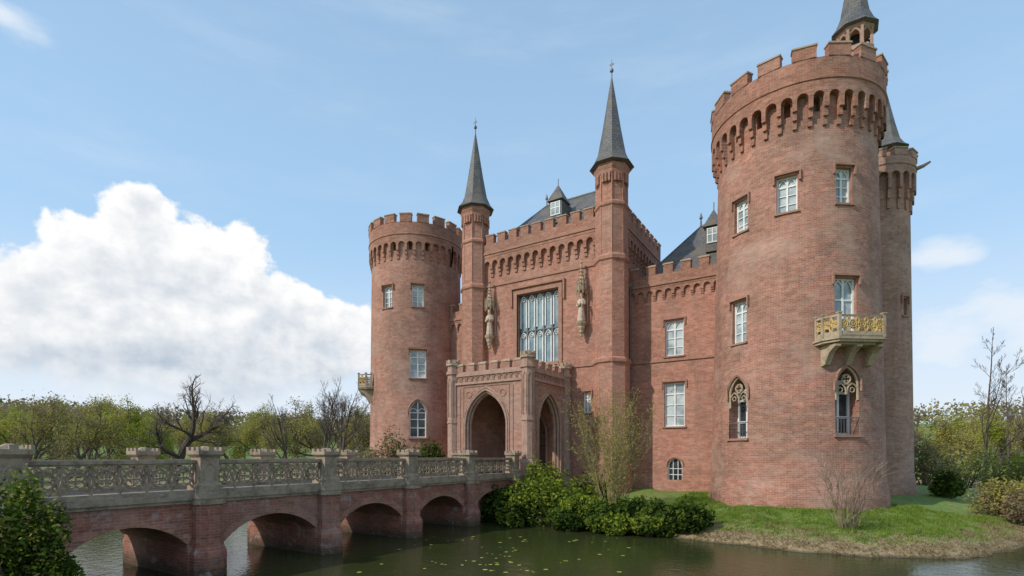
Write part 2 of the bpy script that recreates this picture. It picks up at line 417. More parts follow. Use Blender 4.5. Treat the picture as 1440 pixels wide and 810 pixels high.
def tower(name, C, Rb, Rt, Rh, zc0, zsp, ztop, zcr, zmer, nm, na, wins, label, mph=0.0, slits=(), bm_='brick_tower', bd_='brick_dark'):
    cx, cy = C
    T = empty(name, (cx, cy, 1), castle, label=label)
    rad = lambda z: Rb+(Rt-Rb)*max(0, min(1, (z-2)/(zc0-2)))
    w = MB()
    w.lathe(cx, cy, [(Rb+.18, -1), (Rb+.14, 1.6), (Rb, 2.6), (rad(8), 8), (rad(14), 14), (Rt, zc0), (Rt, ztop+.3)], 112)
    cut = []
    for th, z0, z1, ww, kd in wins:
        r = rad((z0+z1)/2); F = frame(cx+r*math.cos(R(th)), cy+r*math.sin(R(th)), th)
        c = MB(F)
        if kd == 'arch': c.ext(parch(ww, z0, z1-ww*.75, z1), -.85, .6)
        elif kd == 'gothic': c.ext(parch(ww, z0, z1-ww*.75, z1), -.45, .6)
        else: c.box(-ww/2, ww/2, -.42, .6, z0, z1)
        cut.append(c)
    for th in slits:
        F = frame(cx+Rt*math.cos(R(th)), cy+Rt*math.sin(R(th)), th); c = MB(F)
        c.ext(parch(.3, zc0+.75, zc0+1.35, zc0+1.55, 4), -.5, .5); cut.append(c)
    w.out('wall', T, [M[bm_]], cutters=cut, cyl=(cx, cy, Rb))
    for th, z0, z1, ww, kd in wins:
        r = rad((z0+z1)/2); F = frame(cx+r*math.cos(R(th)), cy+r*math.sin(R(th)), th)
        if kd == 'arch': loggia(T, F, ww, z0, z1)
        elif kd == 'gothic':
            b = MB(F); zs = z1-ww*.75
            b.ext(parch(ww, z0, zs, z1), -.40, -.34, 1)
            b.tube([(x*.94, -.26, z) for x, z in archline(ww, z0, zs, z1)], .07, 4)
            b.box(-.04, .04, -.33, -.24, z0, z1-.1)
            for z in (z0+.05, z0+.8, z0+1.5, zs): b.box(-ww/2, ww/2, -.32, -.25, z-.035, z+.035)
            for sx in (-1, 1): b.tube([(sx*ww/4+x, -.27, z) for x, z in archline(ww/2, zs-.1, zs-.05, zs+.35, 5)], .04, 4)
            b.box(-ww/2-.1, ww/2+.1, -.3, .1, z0-.12, z0-.002, 2)
            b.tube([(x*1.12, .02, z+.05) for x, z in archline(ww, zs-.3, zs, z1, 8)], .06, 4, 2)
            b.out('pointed_arch_window', T, [M['white'], M['glass_d'], M['trim']])
        elif kd == 'door':
            rect_window(T, F, ww, z0, z1, 2, 3, name='balcony_door', tracery=True)
        else: rect_window(T, F, ww, z0, z1, 2, 4, tracery=True)
    g = MB(); G = lambda s, d, z: (cx+(Rt+d)*math.cos(s/Rh), cy+(Rt+d)*math.sin(s/Rh), z)
    arcade(g, G, 0, 2*math.pi*Rh/na, na, zc0, zsp, ztop, Rh-Rt, 2*math.pi*Rh/na*.28)
    g.out('corbel_table', T, [M[bd_]], cyl=(cx, cy, Rh), recalc=False)
    h = MB()
    h.lathe(cx, cy, [(Rt-.3, ztop-.01), (Rh, ztop-.01), (Rh, ztop+.25), (Rh+.05, ztop+.28), (Rh+.05, ztop+.36), (Rh, ztop+.4), (Rh, zcr), (Rh-.5, zcr), (Rh-.5, zcr-.7), (0.02, zcr-.6)], 96)
    h.out('parapet', T, [M[bd_]], cyl=(cx, cy, Rh))
    for i in range(nm):
        th = mph+360*i/nm; rr = Rh+.02
        F = frame(cx+rr*math.cos(R(th)), cy+rr*math.sin(R(th)), th)
        merlon_at(T, F, 2*math.pi*Rh/nm*.66, .38, zcr+.003, zmer-.18, bd_)
    return T, rad

RC = (-2.22, 33.7)
rt, rrad = tower('round_tower', RC, 4.36, 3.98, 4.34, 20.1, 21.4, 21.95, 23.3, 24.05, 17, 38,
    [(-52.7, 16.2, 18.0, .85, 'r'), (-90.2, 16.05, 17.9, .95, 'r'), (-124.2, 15.8, 17.55, .9, 'r'), (-124.2, 9.8, 12.05, .95, 'r'),
     (-52.7, 9.35, 12.5, 1.15, 'door'), (-52.7, 4.75, 8.1, 1.25, 'arch'), (-124.2, 4.65, 7.95, 1.25, 'arch')],
    'tall round red brick tower with corbelled battlement and balcony', mph=5, slits=(-33.16, -52.1, -71.05, -90, -108.95, -127.9))
LC = (-32.1, 34.9)
lt, lrad = tower('round_tower', LC, 4.08, 3.9, 4.12, 19.9, 21.05, 21.6, 22.9, 23.7, 18, 36,
    [(-85, 16.0, 17.8, .95, 'r'), (-46, 16.0, 17.8, .95, 'r'), (-46, 10.1, 12.4, 1.35, 'r'), (-46, 5.2, 8.3, 1.4, 'gothic')],
    'round red brick tower with battlement beside the entrance facade', slits=(-35, -55, -75))
BC = (2.04, 41.9)
bt_, brad = tower('stair_tower', BC, 2.05, 1.85, 2.15, 19.2, 21.2, 21.6, 22.4, 23.0, 11, 20,
    [(-40, 12.5, 13.6, .35, 'r')], 'slim round brick tower behind the large tower', mph=10, bm_='brick_tan', bd_='brick_tan')
g = MB(frame(BC[0]+2.1*math.cos(R(-8)), BC[1]+2.1*math.sin(R(-8)), -8)); g.tube([(0, -.2, 21.9), (0, .4, 22.0), (0, .75, 22.15)], [.16, .12, .07], 6)
g.out('water_spout', bt_, [M['cap']])
# balconies
def balcony(T, C, rr, th, zf):
    F = frame(C[0]+rr*math.cos(R(th)), C[1]+rr*math.sin(R(th)), th)
    b = MB(F)
    pl = [(-1.5, -.5), (1.5, -.5), (1.5, .35), (1.12, .95), (-1.12, .95), (-1.5, .35)]
    big = [(x*1.05, y*1.06 if y > 0 else y) for x, y in pl]
    b.prism(big, zf-.1, zf); b.prism(pl, zf-.22, zf-.1, 0, )
    b.prism([(x*.8, y*.8 if y > 0 else y) for x, y in pl], zf-.32, zf-.22)
    edge = [(1.5, -.1), (1.5, .35), (1.12, .95), (-1.12, .95), (-1.5, .35), (-1.5, -.1)]
    for (x0, y0), (x1, y1) in zip(edge[:-1], edge[1:]):
        b.tube([(x0, y0, zf+1.0), (x1, y1, zf+1.0)], .075, 4); b.tube([(x0, y0, zf+.06), (x1, y1, zf+.06)], .07, 4)
        L = math.hypot(x1-x0, y1-y0); k = max(1, round(L/.45)); ux, uy = (x1-x0)/L, (y1-y0)/L
        nx, ny = uy*.03, -ux*.03
        b.add([(x0+nx, y0+ny, zf+.1), (x1+nx, y1+ny, zf+.1), (x1-nx, y1-ny, zf+.1), (x0-nx, y0-ny, zf+.1), (x0+nx, y0+ny, zf+.26), (x1+nx, y1+ny, zf+.26), (x1-nx, y1-ny, zf+.26), (x0-nx, y0-ny, zf+.26)], [(0, 3, 2, 1), (4, 5, 6, 7), (0, 1, 5, 4), (1, 2, 6, 5), (2, 3, 7, 6), (3, 0, 4, 7)])
        for i in range(k):
            t = (i+.5)/k; cx, cy = x0+(x1-x0)*t, y0+(y1-y0)*t; q = L/k*.42
            b.tube([(cx+ux*q*math.cos(a*math.pi/6), cy+uy*q*math.cos(a*math.pi/6), zf+.6+q*math.sin(a*math.pi/6)) for a in range(12)], .055, 4, 1, True)
            q2 = q*.45
            b.tube([(cx+ux*q2*math.cos(a*math.pi/4), cy+uy*q2*math.cos(a*math.pi/4), zf+.6+q2*math.sin(a*math.pi/4)) for a in range(8)], .05, 4, 1, True)
            for sx in (-1, 1):
                for sz in (-1, 1):
                    b.tube([(cx+ux*sx*q*.6, cy+uy*sx*q*.6, zf+.6+sz*q*.7), (cx+ux*sx*L/k*.48, cy+uy*sx*L/k*.48, zf+.6+sz*.36)], .05, 4, 1)
    for x, y in edge:
        b.box(x-.07, x+.07, y-.07, y+.07, zf, zf+1.1)
        b.prism([(x-.1, y-.1), (x+.1, y-.1), (x+.1, y+.1), (x-.1, y+.1)], zf+1.1, zf+1.16)
    o = b.out('balcony', T, [M['sand_b'], M['sand']], label='carved yellow sandstone balcony with tracery parapet')
    for u in (-1.1, 0, 1.1):
        k = MB(F)
        prof = [(-.4, zf-.32), (.85, zf-.32), (.85, zf-.42), (.66, zf-.5), (.45, zf-.65), (.28, zf-.9), (.12, zf-1.2), (-.4, zf-1.3)]
        n = len(prof)
        vs = [(u-.14, y, z) for y, z in prof]+[(u+.14, y, z) for y, z in prof]
        k.add(vs, [tuple(range(n)), tuple(range(2*n-1, n-1, -1))]+[(i, (i+1) % n, (i+1) % n+n, i+n) for i in range(n)])
        k.out('balcony_bracket', T, [M['sand_b']])
balcony(rt, RC, rrad(9), -52.7, 9.35)
balcony(lt, LC, lrad(9), -133, 9.6)
# lantern turret on the large tower
lx, ly = .75, 35.2; lz = -.55
tt = empty('lantern_turret', (lx, ly, 22.5), castle, label='small octagonal lantern turret with slate spire')
b = MB(); b.lathe(lx, ly, [(.85, 22.3), (.85, 26.7+lz), (.97, 26.75+lz), (.97, 26.95+lz)], 8, 0, R(22.5)); b.out('wall', tt, [M['brick_tower']])
b = MB()
for i in range(8):
    a = R(22.5+45*i); x, y = lx+.86*math.cos(a), ly+.86*math.sin(a); b.box(x-.07, x+.07, y-.07, y+.07, 26.95+lz, 28.0+lz)
    F = frame(lx+.8*math.cos(a+R(22.5)), ly+.8*math.sin(a+R(22.5)), 45+45*i)
    q = MB(F); al = archline(.56, 26.95+lz, 27.5+lz, 27.9+lz, 5); q.tube([(x_, 0, z_) for x_, z_ in al], .06, 4)
    for v_ in [q]: b.add(v_.v, v_.f)
b.lathe(lx, ly, [(.9, 27.9+lz), (1.0, 28.1+lz), (.9, 28.2+lz)], 8, 0, R(22.5))
b.lathe(lx, ly, [(.3, 26.95+lz), (.3, 28.1+lz)], 8, 1)
b.out('lantern', tt, [M['porch_stone'], M['iron']])
def spire(parent, x, y, z, r, h, n=8, fin=1.0):
    b = MB()
    b.lathe(x, y, [(r*.85, z-.08), (r, z), (r*.8, z+h*.06), (r*.62, z+h*.16), (r*.42, z+h*.42), (r*.22, z+h*.72), (.05, z+h)], n, 0, R(22.5))
    b.lathe(x, y, [(.05, z+h-.1), (.04, z+h+fin*.3), (.13, z+h+fin*.38), (.13, z+h+fin*.46), (.03, z+h+fin*.55), (.02, z+h+fin)], 6, 1)
    b.box(x-.16, x+.16, y-.015, y+.015, z+h+fin*.7, z+h+fin*.78, 1)
    return b.out('spire', parent, [M['slate'], M['lead']])
spire(tt, lx, ly, 28.15+lz, 1.2, 5.5)
# spire behind
x, y = 2.9, 46.9
s2 = empty('rear_turret', (x, y, 1), castle, label='rear octagonal turret with grey slate spire')
b = MB(); b.lathe(x, y, [(1.0, 1), (1.0, 26)], 8, 0, R(22.5)); b.out('wall', s2, [M['brick_tower']]); spire(s2, x, y, 25.9, 1.45, 4.6)

# main block --------------------------------------------------
FY = 33.3; X0, X1, Y1 = -24.9, -12.5, 41.7
mainb = empty('gatehouse', (-18.7, 37, 1), castle, label='square brick gatehouse block with battlement and tall window')
FF = frame(0, FY, -90)      # u = X, w = toward viewer
FS = frame(X1, 0, 0)        # u = Y, w = +X
w = MB(); w.box(X0, X1, FY, Y1, -1, 19.1)
c1 = MB(FF); c1.box(-20.5, -17.0, -.6, .5, 10.5, 15.8)
c2 = MB(FF); c2.box(-15.1, -14.55, -.35, .5, 6.7, 8.1)
FDr = frame(-19.3, FY, -90)
c3 = MB(FDr); c3.ext(parch(2.6, 2.5, 5.2, 7.3), -.9, .4)
w.out('wall', mainb, [M['brick']], cutters=[c1, c2, c3])
b = MB(FF); arcade(b, lambda u, d, z: (u, d, z), -23.45, .7147, 13, 17.55, 18.5, 19.05, .26, .22); b.out('corbel_table', mainb, [M['brick_dark']], recalc=False)
b = MB(FS); arcade(b, lambda u, d, z: (u, d, z), 34.1, .70, 11, 17.55, 18.5, 19.05, .26, .22); b.out('corbel_table', mainb, [M['brick_dark']], recalc=False)
for (a0, a1, e0, e1) in ((X0-.28, X1+.28, FY-.28, FY+.3), (X1-.3, X1+.28, FY+.303, Y1+.28), (X0-.28, X0+.3, FY+.303, Y1+.28), (X0+.303, X1-.303, Y1-.3, Y1+.28)):
    b = MB(); b.box(a0, a1, e0, e1, 19.04, 20.05); b.out('parapet', mainb, [M['brick_dark']])
b = MB(); b.box(X0-.34, X1+.34, FY-.34, FY-.282, 19.25, 19.38); b.out('string_course', mainb, [M['trim']])
b = MB(); b.box(X1+.282, X1+.34, FY-.28, Y1+.34, 19.25, 19.38); b.out('string_course', mainb, [M['trim']])
for i in range(9):
    u = -23.35+9.3*(i+.5)/9
    merlon_at(mainb, frame(u, FY-.26, -90), .68, .4, 20.053, 20.7)
for i in range(8):
    merlon_at(mainb, frame(X1+.26, 34.75+i*1.0, 0), .64, .4, 20.053, 20.7)
for i in range(9):
    merlon_at(mainb, frame(-23.35+9.3*(i+.5)/9, Y1+.26, 90), .68, .4, 20.053, 20.7)
# string courses on facade
for (a0, a1, z0) in ((-23.4, -14.1, 16.8), (-23.4, -21.2, 9.92), (-16.3, -14.1, 9.92)):
    b = MB(FF); b.box(a0, a1, 0, .08, z0, z0+.15); b.out('string_course', mainb, [M['trim']])
b = MB(FS); b.box(34.2, 41.7, 0, .08, 16.8, 16.95); b.out('string_course', mainb, [M['trim']])
# great window
b = MB(FF); wx0, wx1, z0, z1 = -20.5, -17.0, 10.5, 15.8
b.box(wx0, wx1, -.5, -.42, z0, z1, 1)
for (a0, a1, e0, e1) in ((wx0-.28, wx0, z0-.2, z1+.28), (wx1, wx1+.28, z0-.2, z1+.28)): b.box(a0, a1, -.1, .1, e0, e1, 2)
b.box(wx0, wx1, -.1, .1, z1+.0, z1+.28, 2); b.box(wx0, wx1, -.1, .16, z0-.22, z0, 2)
b.box(wx0-.5, wx1+.5, -.05, .18, z1+.42, z1+.56, 2); b.box(wx0-.5, wx0-.38, -.05, .17, z1-.9, z1+.42, 2); b.box(wx1+.38, wx1+.5, -.05, .17, z1-.9, z1+.42, 2)
ncol = 5; cw = (wx1-wx0)/ncol
for i in range(ncol+1):
    u = wx0+cw*i; t = .05
    b.box(max(wx0, u-t), min(wx1, u+t), -.42, -.3, z0, z1, 4)
for z in (z0+.05, z0+2.55, z1-.05): b.box(wx0+.02, wx1-.02, -.42, -.31, z-.04, z+.04, 4)
for i in range(ncol):
    u = wx0+cw*(i+.5)
    for zt in (z0+2.5, z1-.06):
        al = archline(cw*.74, zt-.55, zt-.5, zt-.03, 5); b.tube([(u+x, -.37, z) for x, z in al], .045, 4, 0)
        b.tube([(u+.1*math.cos(t*math.pi/4), -.37, zt-.32+.1*math.sin(t*math.pi/4)) for t in range(8)], .035, 4, 0, True)
        for sx in (-1, 1): b.box(u+sx*cw*.36-.05, u+sx*cw*.36+.05, -.4, -.34, zt-2.44, zt-.5, 0)
b.out('great_window', mainb, [M['white'], M['glass_t'], M['trim'], M['porch_stone'], M['lead']], label='tall mullioned window with tracery heads and brown stone surround')
rect_window(mainb, frame(-14.825, FY, -90), .55, 6.7, 8.1, 2, 3, rec=.2)
b = MB(FDr); b.ext(parch(2.6, 2.5, 5.2, 7.3), -.85, -.75, 0); b.box(-.03, .03, -.75, -.7, 2.5, 7.2, 0)
for z in (3.2, 4.4, 5.4): b.box(-1.25, 1.25, -.75, -.69, z, z+.08, 1)
b.tube([(x*1.06, .04, z) for x, z in archline(2.6, 2.5, 5.2, 7.3)], .13, 6, 2)
b.out('entrance_door', mainb, [M['wood'], M['iron'], M['porch_stone']])
# turrets
def turret(x, y):
    T = empty('octagonal_turret', (x, y, 1), castle, label='slender octagonal brick turret with pointed slate spire')
    b = MB(); p = R(22.5)
    b.lathe(x, y, [(1.32, -.5), (1.32, 3.2), (1.2, 3.5), (1.2, 9.8), (1.3, 9.9), (1.3, 10.1), (1.12, 10.25), (1.12, 16.6), (1.22, 16.7), (1.22, 16.9), (1.08, 17.1), (1.06, 20.2), (1.16, 20.3), (1.16, 20.45), (1.03, 20.6),
                  (1.0, 22.2), (1.12, 22.4), (1.12, 22.6), (1.2, 22.8), (1.2, 23.1)], 8, 0, p)
    for i in range(8):
        a = R(22.5+45*i)
        b.tube([(x+1.02*math.cos(a), y+1.02*math.sin(a), 17.2), (x+.99*math.cos(a), y+.99*math.sin(a), 22.3)], .09, 4)
        for k in (-1, 0, 1):
            a2 = R(45*i)+k*.2; rr = 1.0
            q = frame(x+rr*math.cos(a2), y+rr*math.sin(a2), math.degrees(a2)); bb = MB(q); bb.box(-.07, .07, -.1, .12, 21.8, 22.38); b.add(bb.v, bb.f)
    b.out('wall', T, [M['brick']])
    spire(T, x, y, 23.1, 1.5, 6.1, 8, 1.3)
    return T
turret(-13.0, FY); turret(-24.4, FY)
def hip(parent, x0, x1, y0, y1, z0, z1, rx0, rx1, ry, name='roof'):
    b = MB()
    b.add([(x0, y0, z0), (x1, y0, z0), (x1, y1, z0), (x0, y1, z0), (rx0, ry, z1), (rx1, ry, z1)],
          [(0, 1, 5, 4), (1, 2, 5), (2, 3, 4, 5), (3, 0, 4), (0, 3, 2, 1)])
    b.tube([(rx0, ry, z1), (rx1, ry, z1)], .1, 5, 1)
    for (c, r_) in (((x0, y0), rx0), ((x1, y0), rx1)): b.tube([(c[0], c[1], z0), (r_, ry, z1)], .07, 4, 1)
    for r_ in (rx0, rx1): b.lathe(r_, ry, [(.08, z1), (.05, z1+.5), (.13, z1+.6), (.02, z1+1.0)], 6, 1)
    return b.out(name, parent, [M['slate'], M['lead']])
hip(mainb, -24.2, -13.2, 34.2, 41.2, 20.0, 24.8, -20.9, -16.2, 38.7)
def dormer(parent, x, y, z0, z1, w, tip):
    b = MB(frame(x, y, -90))
    b.box(-w/2, w/2, -2.2, 0, z0-.6, z1, 0)
    b.box(-w/2+.12, w/2-.12, .002, .03, z0, z1-.1, 1); 
    for u in (-w/2+.12, -.03, w/2-.18): b.box(u, u+.06, .03, .06, z0, z1-.1, 2)
    for z in (z0, (z0+z1)/2, z1-.14): b.box(-w/2+.1, w/2-.1, .03, .055, z-.03, z+.03, 2)
    b.add([(-w/2-.15, .18, z1), (w/2+.15, .18, z1), (w/2+.15, -1.3, z1), (-w/2-.15, -1.3, z1), (0, -.45, tip)], [(0, 1, 4), (1, 2, 4), (2, 3, 4), (3, 0, 4), (3, 2, 1, 0)], 0)
    b.tube([(0, -.45, tip-.1), (0, -.45, tip+.45)], .035, 4, 0)
    b.out('dormer', parent, [M['slate'], M['glass'], M['white']])
dormer(mainb, -18.4, 35.5, 22.2, 23.3, 1.05, 24.7)
# wings
def wing(x0, x1, wins, label, roof=None):
    T = empty('wing', ((x0+x1)/2, 39, 1), castle, label=label); WY = 34.9
    F = frame(0, WY, -90)
    w = MB(); w.box(x0, x1, WY, 44, -1, 15.05); cut = []
    for (u, ww, a, c, k) in wins:
        q = MB(frame(u, WY, -90))
        if k == 'arch': q.ext(parch(ww, a, c-ww*.55, c), -.3, .4)
        else: q.box(-ww/2, ww/2, -.35, .4, a, c)
        cut.append(q)
    w.out('wall', T, [M['brick']], cutters=cut or None)
    for (u, ww, a, c, k) in wins:
        f = frame(u, WY, -90)
        if k == 'arch':
            b = MB(f); b.ext(parch(ww, a, c-ww*.55, c), -.25, -.2, 1); b.tube([(x*.95, -.15, z) for x, z in archline(ww, a, c-ww*.55, c)], .05, 4)
            for i in range(1, 3): b.box(-ww/2+ww*i/3-.02, -ww/2+ww*i/3+.02, -.2, -.15, a, c-.1)
            for z in (a+.35, a+.75): b.box(-ww/2, ww/2, -.2, -.16, z-.02, z+.02)
            b.tube([(x*1.15, .02, z+.05) for x, z in archline(ww, c-ww*.6, c-ww*.55, c)], .06, 4, 2)
            b.out('pointed_arch_window', T, [M['white'], M['glass_d'], M['trim']])
        else: rect_window(T, f, ww, a, c, 2, 4, rec=.22, tracery=(a > 9))
    n = int((x1-x0)/.6)
    b = MB(F); arcade(b, lambda u, d, z: (u, d, z), x0+.1, (x1-x0-.1)/n, n, 14.2, 14.65, 15.0, .16, .19); b.out('corbel_table', T, [M['brick_dark']], recalc=False)
    for nm_, (c0, c1_, e0, e1) in (('parapet', (-.5, .18, 15.0, 15.9)), ('string_course', (.181, .25, 15.15, 15.27)), ('string_course', (.001, .08, 10.0, 10.14))):
        b = MB(F); b.box(x0, x1, c0, c1_, e0, e1); b.out(nm_, T, [M['brick_dark'] if nm_ == 'parapet' else M['trim']])
    k = max(2, int((x1-x0)/1.0))
    for i in range(k): merlon_at(T, frame(x0+(x1-x0)*(i+.5)/k, WY-.16, -90), .62, .4, 15.903, 16.45)
    return T
wr = wing(X1, -5.6, [(-9.25, 1.2, 10.35, 12.7, 'r'), (-9.25, 1.36, 5.65, 8.55, 'r'), (-9.2, .95, 2.1, 3.55, 'arch')], 'brick wing with white windows between gatehouse and round tower')
hip(wr, -12.3, -4, 36, 43.5, 15.8, 20.6, -8.6, -6, 39.8)
b = MB(); b.prism([(-12.4, 38.2), (-10.3, 38.2), (-10.3, 41.5), (-12.4, 41.5)], 15.8, 18.3, 0, top=[(-12.4, 39.5), (-11.3, 39.5), (-11.3, 40), (-12.4, 40)]); b.out('roof', wr, [M['slate']])
dormer(wr, -7.3, 37.3, 18.3, 19.4, .95, 20.75)
wl = wing(-28.8, X0, [], 'low brick wing joining round tower and gatehouse')
hip(wl, -29, -25, 36, 43.5, 15.8, 18.5, -28, -26, 39.8)
b = MB(); b.tube([(X1+.35, 34.55, 15.2), (X1+.35, 34.55, 2)], .07, 8); b.lathe(X1+.35, 34.55, [(.08, 15.0), (.2, 15.3), (.2, 15.55)], 8); b.out('downpipe', wr, [M['lead']])
# main keep body behind
kb = empty('rear_building', (-12, 48, 1), castle, label='rear brick body of the castle')
b = MB(); b.box(-27, 1, 44.01, 56, -1, 15); b.out('wall', kb, [M['brick']])
hip(kb, -27.2, 1.2, 44, 56.2, 15, 19, -20, -6, 50)

# porch -------------------------------------------------------
PX0, PX1, PY = -22.4, -16.25, 27.75
porch = empty('porch', ((PX0+PX1)/2, 30.5, 2.4), castle, label='gothic entrance porch with pointed arches and small battlement')
w = MB(); w.box(PX0, PX1, PY, FY+.01, 1.0, 9.15)
ci = MB(); ci.box(PX0+.6, PX1-.6, PY+.6, FY+.5, 2.5, 8.5)
AF = frame(-19.5, PY, -90); ca = MB(AF); ca.ext(parch(3.3, 2.5, 5.7, 8.0, 10), -.8, .8)
SF = frame(PX1, 30.45, 0); cs_ = MB(SF); cs_.ext(parch(3.1, 2.5, 5.6, 7.85, 10), -.8, .8)
w.out('wall', porch, [M['brick_porch']], cutters=[ci, ca, cs_])
for F_, ww, zs, za in ((AF, 3.3, 5.7, 8.0), (SF, 3.1, 5.6, 7.85)):
    b = MB(F_)
    for k, (e, wo, r_) in enumerate(((1.01, .04, .07), (1.09, .02, .055), (.95, -.12, .09), (.92, -.35, .11))):
        b.tube([(x*e, wo, (z-zs)*(1+(e-1)*.9)+zs if z > zs else z) for x, z in archline(ww, 2.5, zs, za, 10)], r_, 6)
    b.out('arch_moulding', porch, [M['porch_stone']])
b = MB()
for (f, a0, a1) in ((frame(0, PY, -90), PX0, PX1), (frame(PX1, 0, 0), PY, FY)):
    q = MB(f); q.box(a0, a1, .001, .10, 8.45, 8.6); q.box(a0, a1, .001, .08, 9.0, 9.16)
    nn = int((a1-a0)/.42)
    for i in range(nn):
        u = a0+(a1-a0)*(i+.5)/nn; q.tube([(u+x, .03, z) for x, z in archline(.34, 8.62, 8.75, 8.95, 4)], .03, 4)
    c = -19.5 if a0 == PX0 else 30.45
    for sx in (-1, 1):
        q.tube([(c+sx*1.82, .02, 5.2), (c+sx*1.82, .02, 8.3)], .035, 4); q.tube([(c+sx*1.82, .02, 8.3), (c+sx*.15, .02, 8.3)], .035, 4)
        q.tube([(c+sx*1.35+.22*math.cos(t*math.pi/5), .02, 7.75+.22*math.sin(t*math.pi/5)) for t in range(10)], .03, 4, 0, True)
        q.tube([(c+sx*2.1, .02, 4.0), (c+sx*2.1, .02, 8.2)], .035, 4)
    b.add(q.v, q.f)
b.box(PX0-.05, PX1+.05, PY-.05, PY+.45, 9.16, 9.3); b.box(PX1-.45, PX1+.05, PY+.45, FY, 9.16, 9.3); b.box(PX0-.05, PX0+.45, PY+.45, FY, 9.16, 9.3)
b.out('cornice', porch, [M['porch_stone']])
for i in range(6): merlon_at(porch, frame(PX0+.75+i*.93, PY, -90), .54, .32, 9.303, 9.72, 'brick_porch')
for i in range(5): merlon_at(porch, frame(PX1, PY+.95+i*.93, 0), .54, .32, 9.303, 9.72, 'brick_porch')
for (x, y) in ((PX0+.12, PY+.12), (PX1-.12, PY+.12), (PX1-.12, FY-.35)):
    b = MB(); r_ = .41; oc = [(x+r_*math.cos(R(22.5+45*i)), y+r_*math.sin(R(22.5+45*i))) for i in range(8)]
    sc8 = lambda s: [(x+(p[0]-x)*s, y+(p[1]-y)*s) for p in oc]
    b.prism(sc8(1.25), 1.0, 3.3); b.prism(sc8(1.25), 3.3, 3.5, 0, sc8(1)); b.prism(oc, 3.5, 9.2); b.prism(sc8(1.12), 5.9, 6.02)
    b.prism(sc8(1.22), 9.2, 9.4); b.prism(oc, 9.4, 9.8); b.prism(sc8(1.25), 9.8, 9.95, 1)
    for i in range(8):
        a = R(45*i); q = MB(frame(x+.44*math.cos(a), y+.44*math.sin(a), 45*i)); q.box(-.10, .10, -.14, .05, 9.95, 10.18); b.add(q.v, q.f, 1)
        q = MB(frame(x+.38*math.cos(a), y+.38*math.sin(a), 45*i)); q.tube([(u, .02, z) for u, z in archline(.22, 6.3, 8.6, 8.9, 4)], .02, 4); b.add(q.v, q.f)
    b.out('corner_pier', porch, [M['porch_stone'], M['cap']])
b = MB(); b.box(PX0+.6, PX1-.6, PY-.2, FY-.01, 2.3, 2.505); b.out('porch_floor', porch, [M['pave']])

# statues -----------------------------------------------------
def statue(x, dz, seed):
    y = FY-.42; z = 12.95+dz
    S = empty('statue', (x, y, z-1.0), label='carved robed stone figure under a gothic canopy on the brick facade', cat='statue', group='statues on the castle facade')
    b = MB()
    n = 28; prof = [(0, .27, .22), (.12, .28, .23), (.5, .24, .2), (.9, .2, .18), (1.1, .19, .17), (1.3, .24, .17), (1.48, .26, .16), (1.57, .18, .13), (1.62, .08, .08), (1.66, .065, .075), (1.72, .10, .115), (1.8, .115, .135), (1.9, .11, .13), (1.98, .07, .09), (2.01, .01, .01)]
    vs = []; fs = []
    for zz, rx, ry in prof:
        f = .05*max(0, 1-zz/1.5)
        for i in range(n):
            a = 2*math.pi*i/n; k = 1+f*3*math.cos(7*a+zz*1.5+seed)*.5
            vs.append((x+rx*k*math.cos(a), y+ry*k*math.sin(a), z+zz))
    for j in range(len(prof)-1):
        for i in range(n):
            k = (i+1) % n; fs.append((j*n+i, j*n+k, (j+1)*n+k, (j+1)*n+i))
    fs.append(tuple(range(n-1, -1, -1))); fs.append(tuple(range((len(prof)-1)*n, len(prof)*n)))
    b.add(vs, fs)
    b.tube([(x-.25, y, z+1.46), (x-.3, y-.06, z+1.18), (x-.2, y-.2, z+1.05), (x-.02, y-.25, z+1.15)], [.085, .08, .065, .05], 8)
    b.tube([(x+.25, y, z+1.46), (x+.31, y-.06, z+1.2), (x+.25, y-.22, z+1.08), (x+.16, y-.28, z+1.25)], [.085, .08, .065, .05], 8)
    b.tube([(x+.18, y-.29, z+.1), (x+.17, y-.29, z+1.7)], .025, 6)
    b.lathe(x, y-.13, [(.03, z+1.76), (.02, z+1.82)], 6)
    b.box(x-.12, x+.06, y-.3, y-.24, z+1.08, z+1.32)
    b.tube([(x, y-.1, z+1.72), (x, y-.15, z+1.66), (x, y-.13, z+1.52)], [.06, .055, .02], 6)
    b.out('figure', S, [M['sand_l']], smooth=True)
    b = MB(); ph = R(22.5)
    b.lathe(x, y, [(.06, z-1.05), (.12, z-.95), (.1, z-.85), (.18, z-.7), (.16, z-.62), (.26, z-.42), (.24, z-.34), (.36, z-.15), (.38, z-.02), (.3, z)], 8, 0, ph)
    b.out('corbel', S, [M['sand_b']])
    b = MB(); t = z+2.1
    b.lathe(x, y, [(.28, t), (.32, t+.06), (.32, t+.25), (.22, t+.35), (.18, t+.8), (.22, t+.85), (.15, t+.95), (.1, t+1.4), (.05, t+1.9), (.12, t+1.98), (.03, t+2.15)], 8, 0, ph)
    for i in range(8):
        a = R(45*i); cx, cy = x+.34*math.cos(a), y+.34*math.sin(a)
        b.lathe(cx, cy, [(.04, t-.2), (.05, t+.1), (.05, t+.4), (.02, t+.75)], 4)
        for q, zz in ((.23, .55), (.22, .8), (.17, 1.1), (.13, 1.35), (.10, 1.6)):
            b.lathe(x+q*math.cos(a), y+q*math.sin(a), [(.01, t+zz-.04), (.05, t+zz), (.01, t+zz+.07)], 4)
    for sx in (-1, 1):
        b.tube([(x+sx*.33, y+.3, z), (x+sx*.33, y+.3, t+.1)], .035, 6)
    b.out('canopy', S, [M['sand_b']])
statue(-15.05, 0, 0); statue(-22.75, 0, 2)

